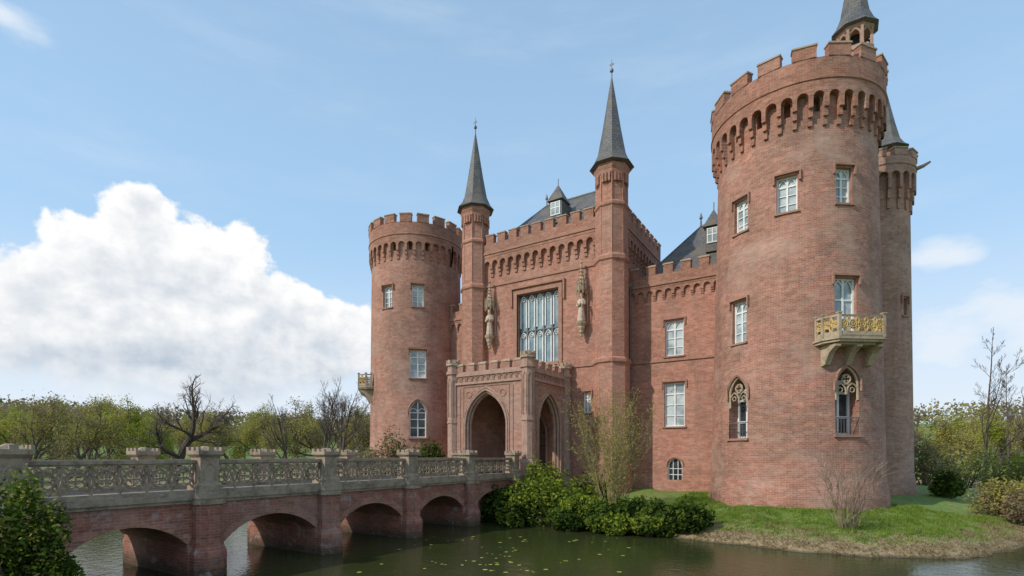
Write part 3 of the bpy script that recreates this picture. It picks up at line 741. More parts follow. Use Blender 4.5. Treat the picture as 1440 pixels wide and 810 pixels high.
# ------------------------------------------------------------------ bridge
BX0, BX1 = -21.05, -16.75
bridge = empty('bridge', ((BX0+BX1)/2, 13, 0), label='brick arched bridge with carved stone balustrade over the moat', cat='bridge')
PY_ = [4.1+4.55*k for k in range(6)]
prof = [(-3, 2.3), (-3, -1.2)]
for k, yk in enumerate(PY_):
    h = .55 if k else .9
    prof += [(yk-h, -1.2)] if k == 0 else []
    if k == 0: prof += [(yk+h, -1.2), (yk+h, 1.0)]
    else: prof += [(yk-h, 1.0), (yk-h, -1.2), (yk+h, -1.2)]+([(yk+h, 1.0)] if k < 5 else [])
    if k < 5:
        y0 = yk+h; y1 = PY_[k+1]-.55; L = y1-y0; a = L/2; rise = .72; rr = (a*a+rise*rise)/(2*rise)
        for i in range(1, 12):
            yy = -a+L*i/12; prof.append((y0+a+yy, 1.0+rise-(rr-math.sqrt(rr*rr-yy*yy))))
prof += [(28.4, -1.2), (28.4, 2.3)]
cl = []
for p in prof:
    if not cl or (abs(p[0]-cl[-1][0])+abs(p[1]-cl[-1][1])) > 1e-4: cl.append(p)
b = MB(frame(BX1, 0, 0)); b.ext(cl, -(BX1-BX0), 0)
b.out('arched_wall', bridge, [M['brick_bridge']])
BF = frame(BX1, 0, 0); BB = frame(BX0, 0, 180)
for k in range(5):
    h = .55 if k else .9; y0 = PY_[k]+h; y1 = PY_[k+1]-.55; L = y1-y0; a = L/2; rise = .72; rr = (a*a+rise*rise)/(2*rise)
    pts = [(y0+a+(-a+L*i/14), 1.0+rise-(rr-math.sqrt(max(0, rr*rr-(-a+L*i/14)**2)))) for i in range(15)]
    poly = pts+[(p[0]+(p[0]-(y0+a))*.05, p[1]+.26) for p in reversed(pts)]
    for s_ in (0, 1):
        b = MB(BF if s_ == 0 else (lambda u, w, z: (BX0-w, u, z)))
        b.ext(poly, -.02, .045); b.out('arch_ring', bridge, [M['brick_dark']])
b = MB(); b.box(BX0+.3, BX1-.3, -3, 27.49, 2.302, 2.5); b.out('deck', bridge, [M['pave']])
for s_ in (0, 1):
    b = MB(BF if s_ == 0 else (lambda u, w, z: (BX0-w, u, z)))
    b.box(-3, 28.4, -.45, .14, 2.38, 2.56); b.box(-3, 28.4, -.45, .08, 2.28, 2.38); b.out('cornice', bridge, [M['stone']])
def pier_mesh():
    b = MB()
    q = [(-.42, -.2), (.42, -.2), (.42, .22), (.2, .46), (-.2, .46), (-.42, .22)]
    f = frame(0, 0, 0); b.fr = f
    q2 = [(u*1.18, w*1.22) for u, w in q]
    b.prism(q2, -1.2, .75); b.prism(q2, .75, .95, 0, q); b.prism(q, .95, 2.24)
    b.prism([(u*1.12, w*1.12) for u, w in q], 2.24, 2.42, 1); b.prism([(u*1.18, w*1.18) for u, w in q], 2.42, 2.6, 1)
    return b
def pedestal_mesh():
    b = MB()
    sq = lambda r_: [(-r_, -r_), (r_, -r_), (r_, r_), (-r_, r_)]
    b.prism(sq(.36), 2.5, 2.75, 0); b.prism(sq(.36), 2.75, 2.83, 0, sq(.28)); b.prism(sq(.28), 2.83, 3.6)
    for sx, sy in ((1, 0), (-1, 0), (0, 1), (0, -1)):
        q = MB(frame(.28*sx, .28*sy, math.degrees(math.atan2(sy, sx)))); q.tube([(u, .0, z) for u, z in archline(.34, 2.92, 3.2, 3.42, 5)], .03, 4); b.add(q.v, q.f)
    b.prism(sq(.28), 3.6, 3.7, 0, sq(.38)); b.prism(sq(.38), 3.7, 3.82)
    for i in (-1, 0, 1):
        for s_ in (-1, 1):
            b.box(i*.29-.075, i*.29+.075, .31 if s_ > 0 else -.38, .38 if s_ > 0 else -.31, 3.82, 3.93)
            if i == 0:
                b.box(-.38 if s_ < 0 else .31, -.31 if s_ < 0 else .38, -.085, .085, 3.82, 3.93)
    b.prism(sq(.29), 3.82, 3.88, 0, sq(.2)); b.prism(sq(.2), 3.88, 3.96, 0, sq(.05))
    return b
def panel_mesh():
    b = MB(frame(0, 0, 0)); L = 4.55-.6; h = L/2
    b.box(-h, h, -.12, .12, 3.5, 3.6); b.box(-h, h, -.08, .08, 3.45, 3.5); b.box(-h, h, -.12, .12, 2.56, 2.68)
    n = 6; cw = L/n; zc = 3.07
    for i in range(n):
        u = -h+cw*(i+.5)
        b.tube([(u+.25*math.cos(t*math.pi/7), 0, zc+.25*math.sin(t*math.pi/7)) for t in range(14)], .04, 4, 0, True)
        for k in range(4):
            a = math.pi/4+k*math.pi/2; cx, cz = u+.12*math.cos(a), zc+.12*math.sin(a)
            b.tube([(cx+.1*math.cos(t*math.pi/4), 0, cz+.1*math.sin(t*math.pi/4)) for t in range(8)], .025, 4, 0, True)
            dx, dz = math.cos(a), math.sin(a)
            b.tube([(u+.24*dx, 0, zc+.24*dz), (u+cw*.5*(1 if dx > 0 else -1), 0, zc+.37*(1 if dz > 0 else -1))], .038, 4)
        for e in (-1, 1):
            b.tube([(u+e*cw/2, 0, zc-.38), (u+e*(cw/2-.06), 0, zc), (u+e*cw/2, 0, zc+.38)], .035, 4)
    return b
pm = pier_mesh().out('pier', bridge, [M['brick_bridge'], M['stone']], org=(0, 0, 0))
pd = pedestal_mesh().out('pedestal', bridge, [M['stone']], org=(0, 0, 0))
pn = panel_mesh().out('balustrade_panel', bridge, [M['stone']], org=(0, 0, 0))
bo = WL[bridge]
def dup(o, world, rz=0):
    c = o.copy(); c.parent = bridge; c.location = Vector(world)-bo; c.rotation_euler = (0, 0, rz); COL.objects.link(c); return c
ys = [PY_[0]-4.55]+PY_
for s_, (x, rz) in enumerate(((BX1, 0), (BX0, math.pi))):
    for y in ys:
        if y > 0: dup(pm, (x, y, 0), rz)
        dup(pd, (x+(-.08 if s_ == 0 else .08), y, .07), rz)
    for y0, y1 in zip(ys[:-1], ys[1:]):
        dup(pn, (x+(-.12 if s_ == 0 else .12), (y0+y1)/2, 0), rz)
for o in (pm, pd, pn): bpy.data.objects.remove(o)

# ------------------------------------------------------------------ terrain
ISL = [(-40, 25.5), (-30, 25.0), (-16, 25.2), (-9.7, 24.9), (-4.8, 23.4), (1.1, 22.9), (3.6, 24.2), (5.2, 26.6), (6.8, 30), (11, 36), (17, 48), (10, 64), (-20, 68), (-45, 62), (-46, 36)]
OUT = [(-60, 4), (-24, 4.2), (-15.5, 4.4), (-12, 2.6), (-4, 2.2), (6, 3), (20, 12), (26, 25), (32, 50), (20, 84), (-30, 92), (-64, 80), (-66, 30)]
def sd(poly, x, y):
    d = 1e9; ins = False; n = len(poly)
    for i in range(n):
        ax, ay = poly[i]; bx, by = poly[(i+1) % n]
        ex, ey = bx-ax, by-ay; wx, wy = x-ax, y-ay
        t = max(0, min(1, (wx*ex+wy*ey)/(ex*ex+ey*ey)))
        dx, dy = wx-ex*t, wy-ey*t; d = min(d, dx*dx+dy*dy)
        if (ay > y) != (by > y) and x < (bx-ax)*(y-ay)/(by-ay)+ax: ins = not ins
    return math.sqrt(d)*(1 if ins else -1)
def lerp(tab, x):
    if x <= tab[0][0]: return tab[0][1]
    for (a, b_), (c, d) in zip(tab[:-1], tab[1:]):
        if x <= c: return b_+(d-b_)*(x-a)/(c-a)
    return tab[-1][1]
TI = [(-3, -1.5), (0, 0), (.4, .22), (2.2, .62), (5, 1.0), (12, 1.6), (30, 1.9)]
TO = [(-3, -1.5), (0, 0), (.8, .5), (4, 1.2), (12, 1.8), (60, 2.2), (110, 3.4), (330, 24), (900, 45), (3000, 50)]
def hgt(x, y):
    wob = .5*noise.noise(Vector((x*.35, y*.35, 0)))+.25*noise.noise(Vector((x*1.3, y*1.3, 4)))
    a = sd(ISL, x, y)+wob; b_ = -sd(OUT, x, y)+wob
    z = max(lerp(TI, a), lerp(TO, b_))
    if z > 0: z += (.16*noise.noise(Vector((x*.5, y*.5, 3)))+.08*noise.noise(Vector((x*1.7, y*1.7, 3))))*min(1, z*2)
    return z
def lines(lo, hi, step, far):
    L = [lo+step*i for i in range(int((hi-lo)/step)+1)]; s = step
    while L[-1] < far: s *= 1.25; L.append(L[-1]+s)
    s = step
    while L[0] > -far: s *= 1.25; L.insert(0, L[0]-s)
    return L
xs = lines(-34, 12, .5, 2500); ys2 = lines(2, 38, .5, 2500)
b = MB(); nx = len(xs)
for yy in ys2:
    for xx in xs: b.v.append((xx, yy, hgt(xx, yy)))
for j in range(len(ys2)-1):
    for i in range(nx-1): b.f.append([j*nx+i, j*nx+i+1, (j+1)*nx+i+1, (j+1)*nx+i]); b.m.append(0)
b.out('ground', None, [M['ground']], recalc=False, uv=False, smooth=True, kind='structure', org=(0, 0, 0), label='grassy castle island and surrounding park ground')
b = MB(); b.add([(-95, -10, 0), (50, -10, 0), (50, 110, 0), (-95, 110, 0)], [(0, 1, 2, 3)])
b.out('water', None, [M['water']], recalc=False, uv=False, kind='structure', label='dark green moat water', org=(0, 0, 0))

# ------------------------------------------------------------------ plants
def grow_tree(seed, H, r0, levels, nch, ratio, ang, upw, bend, trunkf=.35, ns0=4, droop=0, hf=.48, rk=.62, rmin=.009):
    random.seed(seed); T = MB(); C = MB(); tips = []
    def grow(p, d, L, r, lv):
        ns = ns0 if lv == 0 else 3
        pts = [p]; rs = [r]; dd = d; taper = .5 if lv < levels else .25
        for i in range(ns):
            dr = -droop*(lv/levels) if lv > 1 else 0
            dd = (dd+Vector((random.gauss(0, bend), random.gauss(0, bend), random.gauss(0, bend)+upw+dr))).normalized()
            pts.append(pts[-1]+dd*L/ns); rs.append(r*(1-(1-taper)*(i+1)/ns))
        (T if lv < levels-1 else C).tube([tuple(q) for q in pts], rs, 7 if lv == 0 else (5 if lv == 1 else 3))
        if lv == levels: tips.extend(pts[1:]); return
        for k in range(nch):
            t = trunkf+(1-trunkf)*(k+random.random())/nch if lv == 0 else .25+.75*(k+random.random())/nch
            f = t*ns; i = min(ns-1, int(f)); q = pts[i].lerp(pts[i+1], f-i); rr = rs[i]+(rs[i+1]-rs[i])*(f-i)
            base_d = (pts[i+1]-pts[i]).normalized()
            ax = base_d.cross(Vector((random.gauss(0, 1), random.gauss(0, 1), random.gauss(0, 1)))).normalized()
            an = R(random.uniform(ang*.6, ang*1.3)); nd = base_d*math.cos(an)+ax*math.sin(an)
            grow(q, nd, L*ratio*random.uniform(.75, 1.15)*(1.1-.3*t), max(rmin, rr*rk), lv+1)
        if lv < 3: grow(pts[-1], dd, L*ratio*.9, rs[-1], lv+1)
    grow(Vector((0, 0, -.3)), Vector((0, 0, 1)), H*hf, r0, 0)
    return T, C, tips
PROT = []
def protot(seed, H, r0, levels, nch, ratio, ang, upw, bend, bark, twig, leaves=None, dens=0, lsz=.2, spread=.4, **k):
    T, C, tips = grow_tree(seed, H, r0, levels, nch, ratio, ang, upw, bend, **k)
    mats = [M[twig]]+[M[x] for x in (leaves or [])]
    if leaves:
        for t in tips:
            if random.random() < dens:
                mi = 1+min(len(leaves)-1, int((noise.noise(Vector(t)*.6)+.5)*len(leaves)) if random.random() < .8 else random.randrange(len(leaves)))
                mi = max(1, mi)
                for q in range(4): C.leafq(Vector(t)+Vector((random.gauss(0, spread), random.gauss(0, spread), random.gauss(0, spread))), lsz*random.uniform(.6, 1.3), mi)
    def mk(name, mb, mt):
        me = bpy.data.meshes.new(name); me.from_pydata(mb.v, [], mb.f); me.polygons.foreach_set('material_index', mb.m)
        for q in mt: me.materials.append(q)
        return me
    hh = max(v[2] for v in T.v+C.v)
    PROT.append((mk('trunk', T, [M[bark]]), mk('crown', C, mats), hh)); return len(PROT)-1
P_BARE = protot(3, 12, .42, 5, 4, .64, 50, .09, .2, 'bark', 'twig_b', hf=.42, trunkf=.45)
P_BARE2 = protot(8, 11, .2, 5, 4, .6, 36, .13, .14, 'bark', 'twig_b')
P_OLIVE = protot(5, 9, .22, 5, 4, .66, 52, .05, .18, 'bark', 'twig_y', ['lf_olive', 'lf_brown', 'lf_yel'], .2, .08, .3, hf=.38)
P_YEL = protot(9, 10, .22, 5, 4, .62, 46, .09, .15, 'bark', 'twig_y', ['lf_yel', 'lf_olive', 'lf_yel'], .28, .12, .45)
P_WIL = protot(14, 10, .3, 4, 5, .64, 48, .03, .12, 'bark', 'twig_y', ['lf_yel', 'lf_bright', 'lf_yel'], .9, .12, .35, droop=.4)
P_GRN = protot(17, 10, .24, 4, 5, .62, 46, .09, .14, 'bark', 'twig_y', ['lf_mid', 'lf_olive', 'lf_bright'], .8, .13, .45)
P_THIN = protot(21, 13, .13, 5, 5, .42, 34, .1, .08, 'bark', 'twig_b', trunkf=.2, ns0=8, hf=.72, rk=.5, rmin=.008)
LBL = {P_BARE: 'bare dark-branched tree on the park meadow', P_BARE2: 'leafless park tree with fine upright twigs', P_OLIVE: 'low tree with olive-brown budding crown', P_YEL: 'yellow-green tree in early spring leaf',
       P_WIL: 'willow with fresh green drooping crown', P_GRN: 'green-leaved tree at the park edge', P_THIN: 'slender bare tree beside the castle'}
def ray(px, d):
    t = (px-720)/730; return d*(-.533+.846*t), d*(.846+.533*t)
def put_tree(p, x, y, H, rz=None, wide=1.0):
    tm, cm, hh = PROT[p]; s = H/hh; z = max(hgt(x, y), .3)
    T = empty('tree', (x, y, z), label=LBL[p], cat='tree', group='park trees around the moat')
    T.scale = (s*wide, s*wide, s); T.rotation_euler = (0, 0, random.uniform(0, 6.3) if rz is None else rz)
    for nm, me in (('trunk', tm), ('crown', cm)):
        o = bpy.data.objects.new(nm, me); o.parent = T; COL.objects.link(o)
random.seed(5)
for px, d, p, H in ((-8, 51, P_BARE, 15.5), (85, 50, P_OLIVE, 9.6), (30, 56, P_OLIVE, 9.6), (240, 56, P_BARE, 12), (185, 72, P_WIL, 10.5), (150, 80, P_WIL, 11), (215, 84, P_WIL, 9.5), (310, 78, P_YEL, 9), (360, 88, P_YEL, 10.5),
                    (408, 70, P_BARE2, 11.5), (438, 60, P_BARE2, 12.5), (470, 56, P_BARE2, 12), (500, 62, P_BARE2, 12.5), (385, 80, P_YEL, 9.5), (280, 92, P_OLIVE, 10.5),
                    (1385, 50, P_THIN, 15.5), (1418, 56, P_THIN, 13), (1345, 62, P_YEL, 9), (1310, 60, P_BARE2, 10.5), (1440, 66, P_YEL, 10), (1405, 75, P_WIL, 9.5), (1470, 60, P_BARE2, 12)):
    x, y = ray(px, d); put_tree(p, x, y, H)
for i in range(70):
    px = random.uniform(-260, 560) if i < 50 else random.uniform(1235, 1640)
    d = random.uniform(90, 150)
    p = random.choice([P_YEL, P_YEL, P_OLIVE, P_OLIVE, P_WIL, P_YEL, P_BARE2, P_BARE2])
    x, y = ray(px, d); put_tree(p, x, y, random.uniform(9, 14), wide=1.1)
# distant wood
random.seed(8); b = MB()
for rng, cnt in (((-700, 620), 36000), ((1150, 2000), 10000)):
    for i in range(cnt):
        px = random.uniform(*rng); d = random.uniform(170, 380)
        x, y = ray(px, d); top = (10+4*noise.noise(Vector((x*.02, y*.02, 0)))+7*noise.noise(Vector((x*.09, y*.09, 5))))
        z = hgt(x, y)+random.random()**.6*top
        n_ = noise.noise(Vector((x*.05, y*.05, 9)))+random.gauss(0, .12)
        b.leafq((x, y, z), random.uniform(.45, 1.2), 0 if n_ < .05 else (1 if n_ < .35 else 2))
b.out('woodland', None, [M['lf_brown'], M['lf_olive'], M['lf_mid']], recalc=False, uv=False, kind='stuff', label='far-off wooded ridge in early spring colours', cat='woodland')

# shrubs
def shrub(name, x, y, rx, ry, h, mats, n, lsz, label, z=None, cat='shrub', stems=True, sd_=0):
    random.seed(100+sd_); z = hgt(x, y) if z is None else z
    z = max(z, .05)
    S = empty(name, (x, y, z), label=label, cat=cat)
    b = MB(); k = len(mats); pts = 0
    lob = [(random.uniform(-.6, .6)*rx, random.uniform(-.6, .6)*ry, random.uniform(.2, .68)*h, random.uniform(.28, .5)) for _ in range(12)]
    while pts < n:
        l = random.choice(lob); d = Vector((random.gauss(0, 1), random.gauss(0, 1), random.gauss(0, 1))).normalized()*(random.random()**.3)*random.uniform(.85, 1.12)
        px, py, pz = l[0]+d.x*rx*l[3], l[1]+d.y*ry*l[3], l[2]+d.z*h*l[3]
        nn = noise.noise(Vector((x+px, y+py, pz))*1.9)
        if nn < -.25: 
            if random.random() < .8: pts += 1; continue
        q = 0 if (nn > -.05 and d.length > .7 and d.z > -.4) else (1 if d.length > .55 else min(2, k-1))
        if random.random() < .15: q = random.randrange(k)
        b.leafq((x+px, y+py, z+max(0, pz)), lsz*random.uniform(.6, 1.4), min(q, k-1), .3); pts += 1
    b.out('foliage', S, [M[m] for m in mats], recalc=False, uv=False)
    s = MB()
    for i in range(12):
        a = random.uniform(0, 6.28); l = random.choice(lob)
        s.tube([(x+.15*math.cos(a), y+.15*math.sin(a), z-.2), (x+l[0]*.5, y+l[1]*.5, z+l[2]*.5), (x+l[0], y+l[1], z+l[2])], [.05, .035, .012], 4)
    s.out('stem', S, [M['bark']], uv=False)
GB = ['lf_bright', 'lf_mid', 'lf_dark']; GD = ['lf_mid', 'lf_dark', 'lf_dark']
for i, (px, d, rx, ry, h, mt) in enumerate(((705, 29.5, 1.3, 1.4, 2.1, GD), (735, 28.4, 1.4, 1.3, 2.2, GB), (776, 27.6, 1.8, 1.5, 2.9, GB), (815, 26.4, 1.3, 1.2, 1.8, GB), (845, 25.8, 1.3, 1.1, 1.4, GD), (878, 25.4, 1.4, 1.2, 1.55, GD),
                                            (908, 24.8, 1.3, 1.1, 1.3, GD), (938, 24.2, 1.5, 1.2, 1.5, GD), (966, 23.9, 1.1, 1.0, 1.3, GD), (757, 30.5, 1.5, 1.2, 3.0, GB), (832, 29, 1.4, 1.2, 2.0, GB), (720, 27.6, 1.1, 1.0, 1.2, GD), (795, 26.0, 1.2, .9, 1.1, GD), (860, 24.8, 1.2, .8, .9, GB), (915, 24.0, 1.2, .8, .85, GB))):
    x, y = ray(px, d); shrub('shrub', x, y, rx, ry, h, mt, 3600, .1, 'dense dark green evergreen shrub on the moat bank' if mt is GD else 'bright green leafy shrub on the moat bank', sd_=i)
x, y = ray(1335, 31); shrub('shrub', x, y, 1.0, 1.0, 1.6, ['lf_dark', 'lf_mid', 'lf_dark'], 2500, .1, 'dark green rounded shrub on the lawn', sd_=20)
x, y = ray(1410, 25.5); shrub('shrub', x, y, 1.5, 1.4, 2.0, ['lf_yel', 'lf_olive', 'straw'], 5000, .065, 'yellowish budding shrub at the water edge', sd_=21)
x, y = ray(1452, 24); shrub('shrub', x, y, 1.3, 1.3, 1.8, ['lf_olive', 'lf_brown', 'straw'], 4500, .065, 'brownish budding shrub at the water edge', sd_=22)
for i, (px, d, r_, h, mt) in enumerate(((1300, 45, 2.5, 4.6, ['lf_olive', 'lf_brown', 'lf_mid']), (1265, 48, 2.5, 4.4, ['lf_brown', 'lf_olive', 'lf_mid']), (1360, 47, 3, 4.0, ['lf_yel', 'lf_olive', 'lf_mid']), (1420, 42, 3, 3.5, ['lf_olive', 'lf_bright', 'lf_mid']))):
    x, y = ray(px, d); shrub('shrub', x, y, r_, r_, h, mt, 4500, .1, 'loose olive thicket behind the castle lawn', sd_=30+i)
for i, (px, d, r_, h, mt) in enumerate(((545, 38, 2.0, 4.9, ['lf_brown', 'lf_olive', 'lf_dark']), (520, 39, 1.7, 3.9, ['lf_olive', 'lf_brown', 'lf_dark']), (572, 38, 1.7, 4.5, ['lf_brown', 'lf_olive', 'lf_dark']), (604, 36.5, 1.3, 4.5, ['lf_mid', 'lf_dark', 'lf_dark']))):
    x, y = ray(px, d); shrub('shrub', x, y, r_, r_, h, mt, 4200, .11, 'bronze-tinged shrub below the round tower' if i < 3 else 'dark evergreen bush beside the bridge end', sd_=40+i)
x, y = ray(18, 10.6); shrub('bush', x, y, .95, .95, 2.6, ['lf_mid', 'lf_dark', 'lf_dark'], 9500, .055, 'dark green ivy bush with yellow shoots by the bridge', z=.6, cat='bush', sd_=50)
x, y = ray(21, 10.4); shrub('bush', x, y, .82, .82, 2.75, ['lf_yel', 'lf_bright', 'lf_mid'], 1800, .04, 'sprinkling of fresh yellow shoots on a dark bush', z=.6, cat='bush', sd_=50)
x, y = ray(62, 10.9); shrub('bush', x, y, .6, .7, 1.1, ['lf_mid', 'lf_mid', 'lf_dark'], 3500, .05, 'low ivy bush by the bridge', z=.4, cat='bush', sd_=51)

def twiggy(name, x, y, H, wid, n, mat, label, leaves=None, seed=0, fork=3, nl=12, rs=1.0):
    random.seed(300+seed); z = hgt(x, y); S = empty(name, (x, y, z), label=label, cat='shrub'); b = MB(); l = MB()
    for i in range(n):
        a = random.uniform(0, 6.28); ln = H*random.uniform(.6, 1); sp = random.uniform(.1, 1)*wid
        p = [Vector((x+.2*math.cos(a), y+.2*math.sin(a), z-.1))]; k = 5
        for j in range(1, k+1):
            t = j/k; p.append(Vector((x+math.cos(a)*(.2+sp*t**.9), y+math.sin(a)*(.2+sp*t**.9), z+ln*(t if t < .9 else .9+(t-.9)*.6)))+Vector((random.gauss(0, .06), random.gauss(0, .06), 0))*H*.3)
        b.tube([tuple(q) for q in p], [.026*rs, .022*rs, .016*rs, .012*rs, .008*rs, .005*rs], 3)
        for f in range(fork*3):
            j = random.randint(1, k-1); q = p[j].lerp(p[j+1], random.random()); d = (p[j+1]-p[j]).normalized()+Vector((random.gauss(0, .5), random.gauss(0, .5), random.gauss(0, .3)))
            e = q+d.normalized()*H*random.uniform(.1, .28); mid = q.lerp(e, .5)+Vector((0, 0, .03))
            b.tube([tuple(q), tuple(mid), tuple(e)], [.009*rs, .007*rs, .004*rs], 3)
            if leaves:
                for w_ in range(nl): l.leafq(q.lerp(e, random.random())+Vector((random.gauss(0, .08), random.gauss(0, .08), random.gauss(0, .08))), .045, random.randrange(len(leaves)))
    b.out('stem', S, [M[mat]], uv=False, recalc=False)
    if leaves: l.out('foliage', S, [M[m] for m in leaves], uv=False, recalc=False)
x, y = ray(862, 27.5); twiggy('willow_shrub', x, y, 6.8, 2.3, 55, 'twig_y', 'tall airy willow shrub with pale budding twigs', ['lf_yel', 'lf_yel', 'lf_olive'], 1, nl=14, rs=.8)
x, y = ray(1193, 21.6); twiggy('bare_shrub', x, y, 3.2, 1.3, 32, 'twig_t', 'leafless multi-stemmed shrub on the grassy bank', None, 2, rs=.85)

# grass
random.seed(77); b = MB(); cnt = 0
while cnt < 36000:
    x = random.uniform(-8, 9.5); y = random.uniform(22.6, 34); a = sd(ISL, x, y)
    if a < -.1 or (x-RC[0])**2+(y-RC[1])**2 < 4.6**2: continue
    z = hgt(x, y)
    if z < .02: continue
    cl_ = noise.noise(Vector((x*1.3, y*1.3, 2)))+.5*noise.noise(Vector((x*3.1, y*3.1, 7)))
    st = z < .42+.35*cl_ or random.random() < .08
    if st and random.random() < .3: continue
    if not st and cl_ < -.3 and random.random() < .6: continue
    cnt += 1
    hh = random.uniform(.04, .13)*(1+1.3*max(0, cl_)); ang = random.uniform(0, 3.14); w_ = .02
    dx, dy = math.cos(ang)*w_, math.sin(ang)*w_; lx_, ly_ = random.gauss(0, .05), random.gauss(0, .05)
    if st: lx_ *= 2.2; ly_ = ly_*2-.1; hh *= .8
    o = len(b.v); b.v += [(x-dx, y-dy, z-.02), (x+dx, y+dy, z-.02), (x+lx_, y+ly_, z+hh)]; b.f.append([o, o+1, o+2]); b.m.append(1 if st else 0)
b.out('grass', None, [M['grass'], M['straw']], recalc=False, uv=False, kind='stuff', label='lawn blades and dry straw along the bank', cat='grass')
# floating pads
b = MB(); random.seed(4); c = 0
while c < 75:
    px = random.gauss(700, 85); d = random.uniform(16.5, 24); x, y = ray(px, d)
    if sd(ISL, x, y) > -.8 or (BX0-1 < x < BX1+1): continue
    if noise.noise(Vector((x*.5, y*.5, 1))) < -.05: continue
    c += 1; r_ = random.uniform(.03, .09); n = 7; a0 = random.random()*6
    b.add([(x+r_*math.cos(a0+i*.9), y+r_*math.sin(a0+i*.9), .008) for i in range(n)], [tuple(range(n))])
b.out('floating_leaves', None, [M['lily']], recalc=False, uv=False, kind='stuff', label='small yellow lily leaves floating on the moat', cat='leaves')

# ------------------------------------------------------------------ camera, light, world
cam = bpy.data.objects.new('camera', bpy.data.cameras.new('camera')); COL.objects.link(cam)
cam.data.sensor_width = 36; cam.data.lens = 730/1440*36; cam.data.shift_y = 235/1440
cam.data.clip_end = 6000; cam.location = (0, 0, EYE); cam.rotation_euler = (R(90), 0, R(32.2)); sc.camera = cam
sunv = Vector((-.50, -.86, .0)).normalized(); EL = R(38)
sv = Vector((sunv.x*math.cos(EL), sunv.y*math.cos(EL), math.sin(EL)))
sun = bpy.data.objects.new('sun', bpy.data.lights.new('sun', 'SUN')); COL.objects.link(sun)
sun.data.energy = 2.9; sun.data.angle = R(1.0); sun.data.color = (1, .94, .85); sun.location = (-40, -40, 60)
sun.rotation_euler = sv.to_track_quat('Z', 'Y').to_euler()
W = bpy.data.worlds.new('World'); sc.world = W; W.use_nodes = True
nt = W.node_tree; nt.nodes.clear(); n = N(nt)
sky = n.new('ShaderNodeTexSky'); sky.sky_type = 'NISHITA'; sky.sun_disc = False; sky.sun_elevation = EL
sky.sun_rotation = math.atan2(sv.x, sv.y); sky.air_density = 1.0; sky.dust_density = .8; sky.ozone_density = 1.5
D = n.new('ShaderNodeTexCoord').outputs['Generated']
r_ = n.vm('DOT_PRODUCT', D, (.846, .533, 0), 1); f_ = n.vm('DOT_PRODUCT', D, (-.533, .846, 0), 1)
az = n.math('ARCTAN2', r_, f_)
s_ = n.new('ShaderNodeSeparateXYZ'); n.set(s_.inputs[0], D)
hl = n.math('SQRT', n.math('ADD', n.math('MULTIPLY', r_, r_), n.math('MULTIPLY', f_, f_)))
vv = n.math('DIVIDE', s_.outputs[2], n.math('MAXIMUM', hl, .001))
cx = n.new('ShaderNodeCombineXYZ'); n.set(cx.inputs[0], az); n.set(cx.inputs[1], vv)
Pv = cx.outputs[0]
BL = [(200, 335, 95, 85), (130, 365, 90, 75), (300, 385, 120, 90), (50, 420, 110, 70), (380, 450, 110, 75), (455, 485, 95, 70), (250, 500, 320, 100), (200, 290, 50, 45), (-80, 450, 150, 90)]
BS = [(1345, 358, 110, 34), (1420, 430, 130, 60), (1330, 490, 150, 60), (1500, 470, 170, 100), (15, 15, 90, 36), (-260, 380, 240, 130), (1750, 380, 240, 110), (250, 570, 420, 60)]
wn = n.noise(Pv, 5.5, 2, .5, 'Color'); Pw = n.vm('ADD', Pv, n.vm('MULTIPLY', n.vm('SUBTRACT', wn, (.5, .5, .5)), (.12, .09, 0)))
def blobs(L):
    F = None
    for (px, py, rx, ry) in L:
        a = math.atan((px-720)/730); v = (640-py)/730*math.cos(a)
        q = n.vm('MULTIPLY', n.vm('SUBTRACT', Pw, (a, v, 0)), (730/rx/math.cos(a)**2, 730/ry/math.cos(a), 0))
        l = n.math('SUBTRACT', 1.0, n.vm('LENGTH', q, (0, 0, 0), 1))
        F = l if F is None else n.math('SMOOTH_MAX', F, l, .25)
    return F
def puffs(P):
    return n.math('ADD', n.math('MULTIPLY', n.math('SUBTRACT', n.noise(P, 9, 8, .62), .5), 1.15), n.math('MULTIPLY', n.math('ABSOLUTE', n.math('SUBTRACT', n.noise(P, 17, 3, .5), .5)), -.8))
p0 = puffs(Pv); p1 = puffs(n.vm('ADD', Pv, (-.012, .02, 0)))
FA = blobs(BL); F0 = n.math('ADD', FA, n.math('ADD', p0, .04))
mask = n.math('MULTIPLY', n.mr(F0, .0, n.mr(vv, .08, .22, .75, .15), 0, 1, True), n.mr(vv, .02, .16, .3, 1, True))
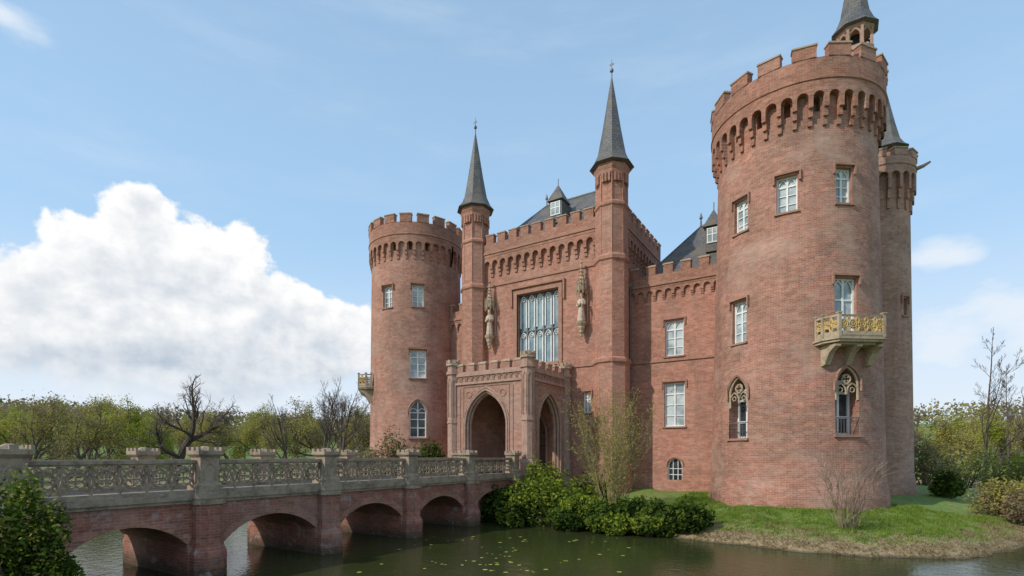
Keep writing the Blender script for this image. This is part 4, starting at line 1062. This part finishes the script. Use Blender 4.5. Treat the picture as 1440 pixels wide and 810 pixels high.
soft = n.noise(n.vm('MULTIPLY', Pv, (1, 1.8, 1)), 7, 6, .6)
FB = n.math('ADD', blobs(BS), n.math('MULTIPLY', n.math('SUBTRACT', soft, .5), 1.9))
maskb = n.mr(FB, -.15, .85, 0, .85, True)
lit = n.math('ADD', .84, n.math('MULTIPLY', n.math('SUBTRACT', p0, p1), 1.0))
inner = n.mr(n.math('ADD', FA, n.math('MULTIPLY', n.math('SUBTRACT', soft, .5), 2.4)), .2, .95, .08, -.34)
low = n.mr(vv, .10, .32, -.28, .15)
lit = n.math('ADD', n.math('ADD', lit, low), inner, clamp=True)
ccol = n.mix(lit, (.46, .55, .66), (1.0, 1.0, 1.0))
wisp = n.noise(n.vm('MULTIPLY', Pv, (1.2, 4.0, 1)), 2.0, 5, .6)
wm = n.mr(wisp, .45, .85, 0, .22, True)
haze = n.mr(vv, 0, 1.0, .92, .60, True)
bg1 = n.new('ShaderNodeBackground'); n.set(bg1.inputs[0], sky.outputs[0]); bg1.inputs[1].default_value = .15
bg2 = n.new('ShaderNodeBackground'); n.set(bg2.inputs[0], ccol); bg2.inputs[1].default_value = 1.0
bg3 = n.new('ShaderNodeBackground'); bg3.inputs[0].default_value = (.45, .71, 1.0, 1); bg3.inputs[1].default_value = .98
bg4 = n.new('ShaderNodeBackground'); bg4.inputs[0].default_value = (.87, .93, 1.0, 1); bg4.inputs[1].default_value = .97
def mx(f, a, b_):
    m = n.new('ShaderNodeMixShader'); n.set(m.inputs[0], f); nt.links.new(a, m.inputs[1]); nt.links.new(b_, m.inputs[2]); return m.outputs[0]
s1 = mx(haze, bg1.outputs[0], bg3.outputs[0])
s1 = mx(n.math('MAXIMUM', n.math('MAXIMUM', wm, maskb), n.mr(vv, 0, .42, .85, 0, True)), s1, bg4.outputs[0])
s1 = mx(mask, s1, bg2.outputs[0])
wo = n.new('ShaderNodeOutputWorld'); nt.links.new(s1, wo.inputs[0])
sc.view_settings.view_transform = 'Standard'; sc.view_settings.look = 'None'; sc.view_settings.exposure = 0
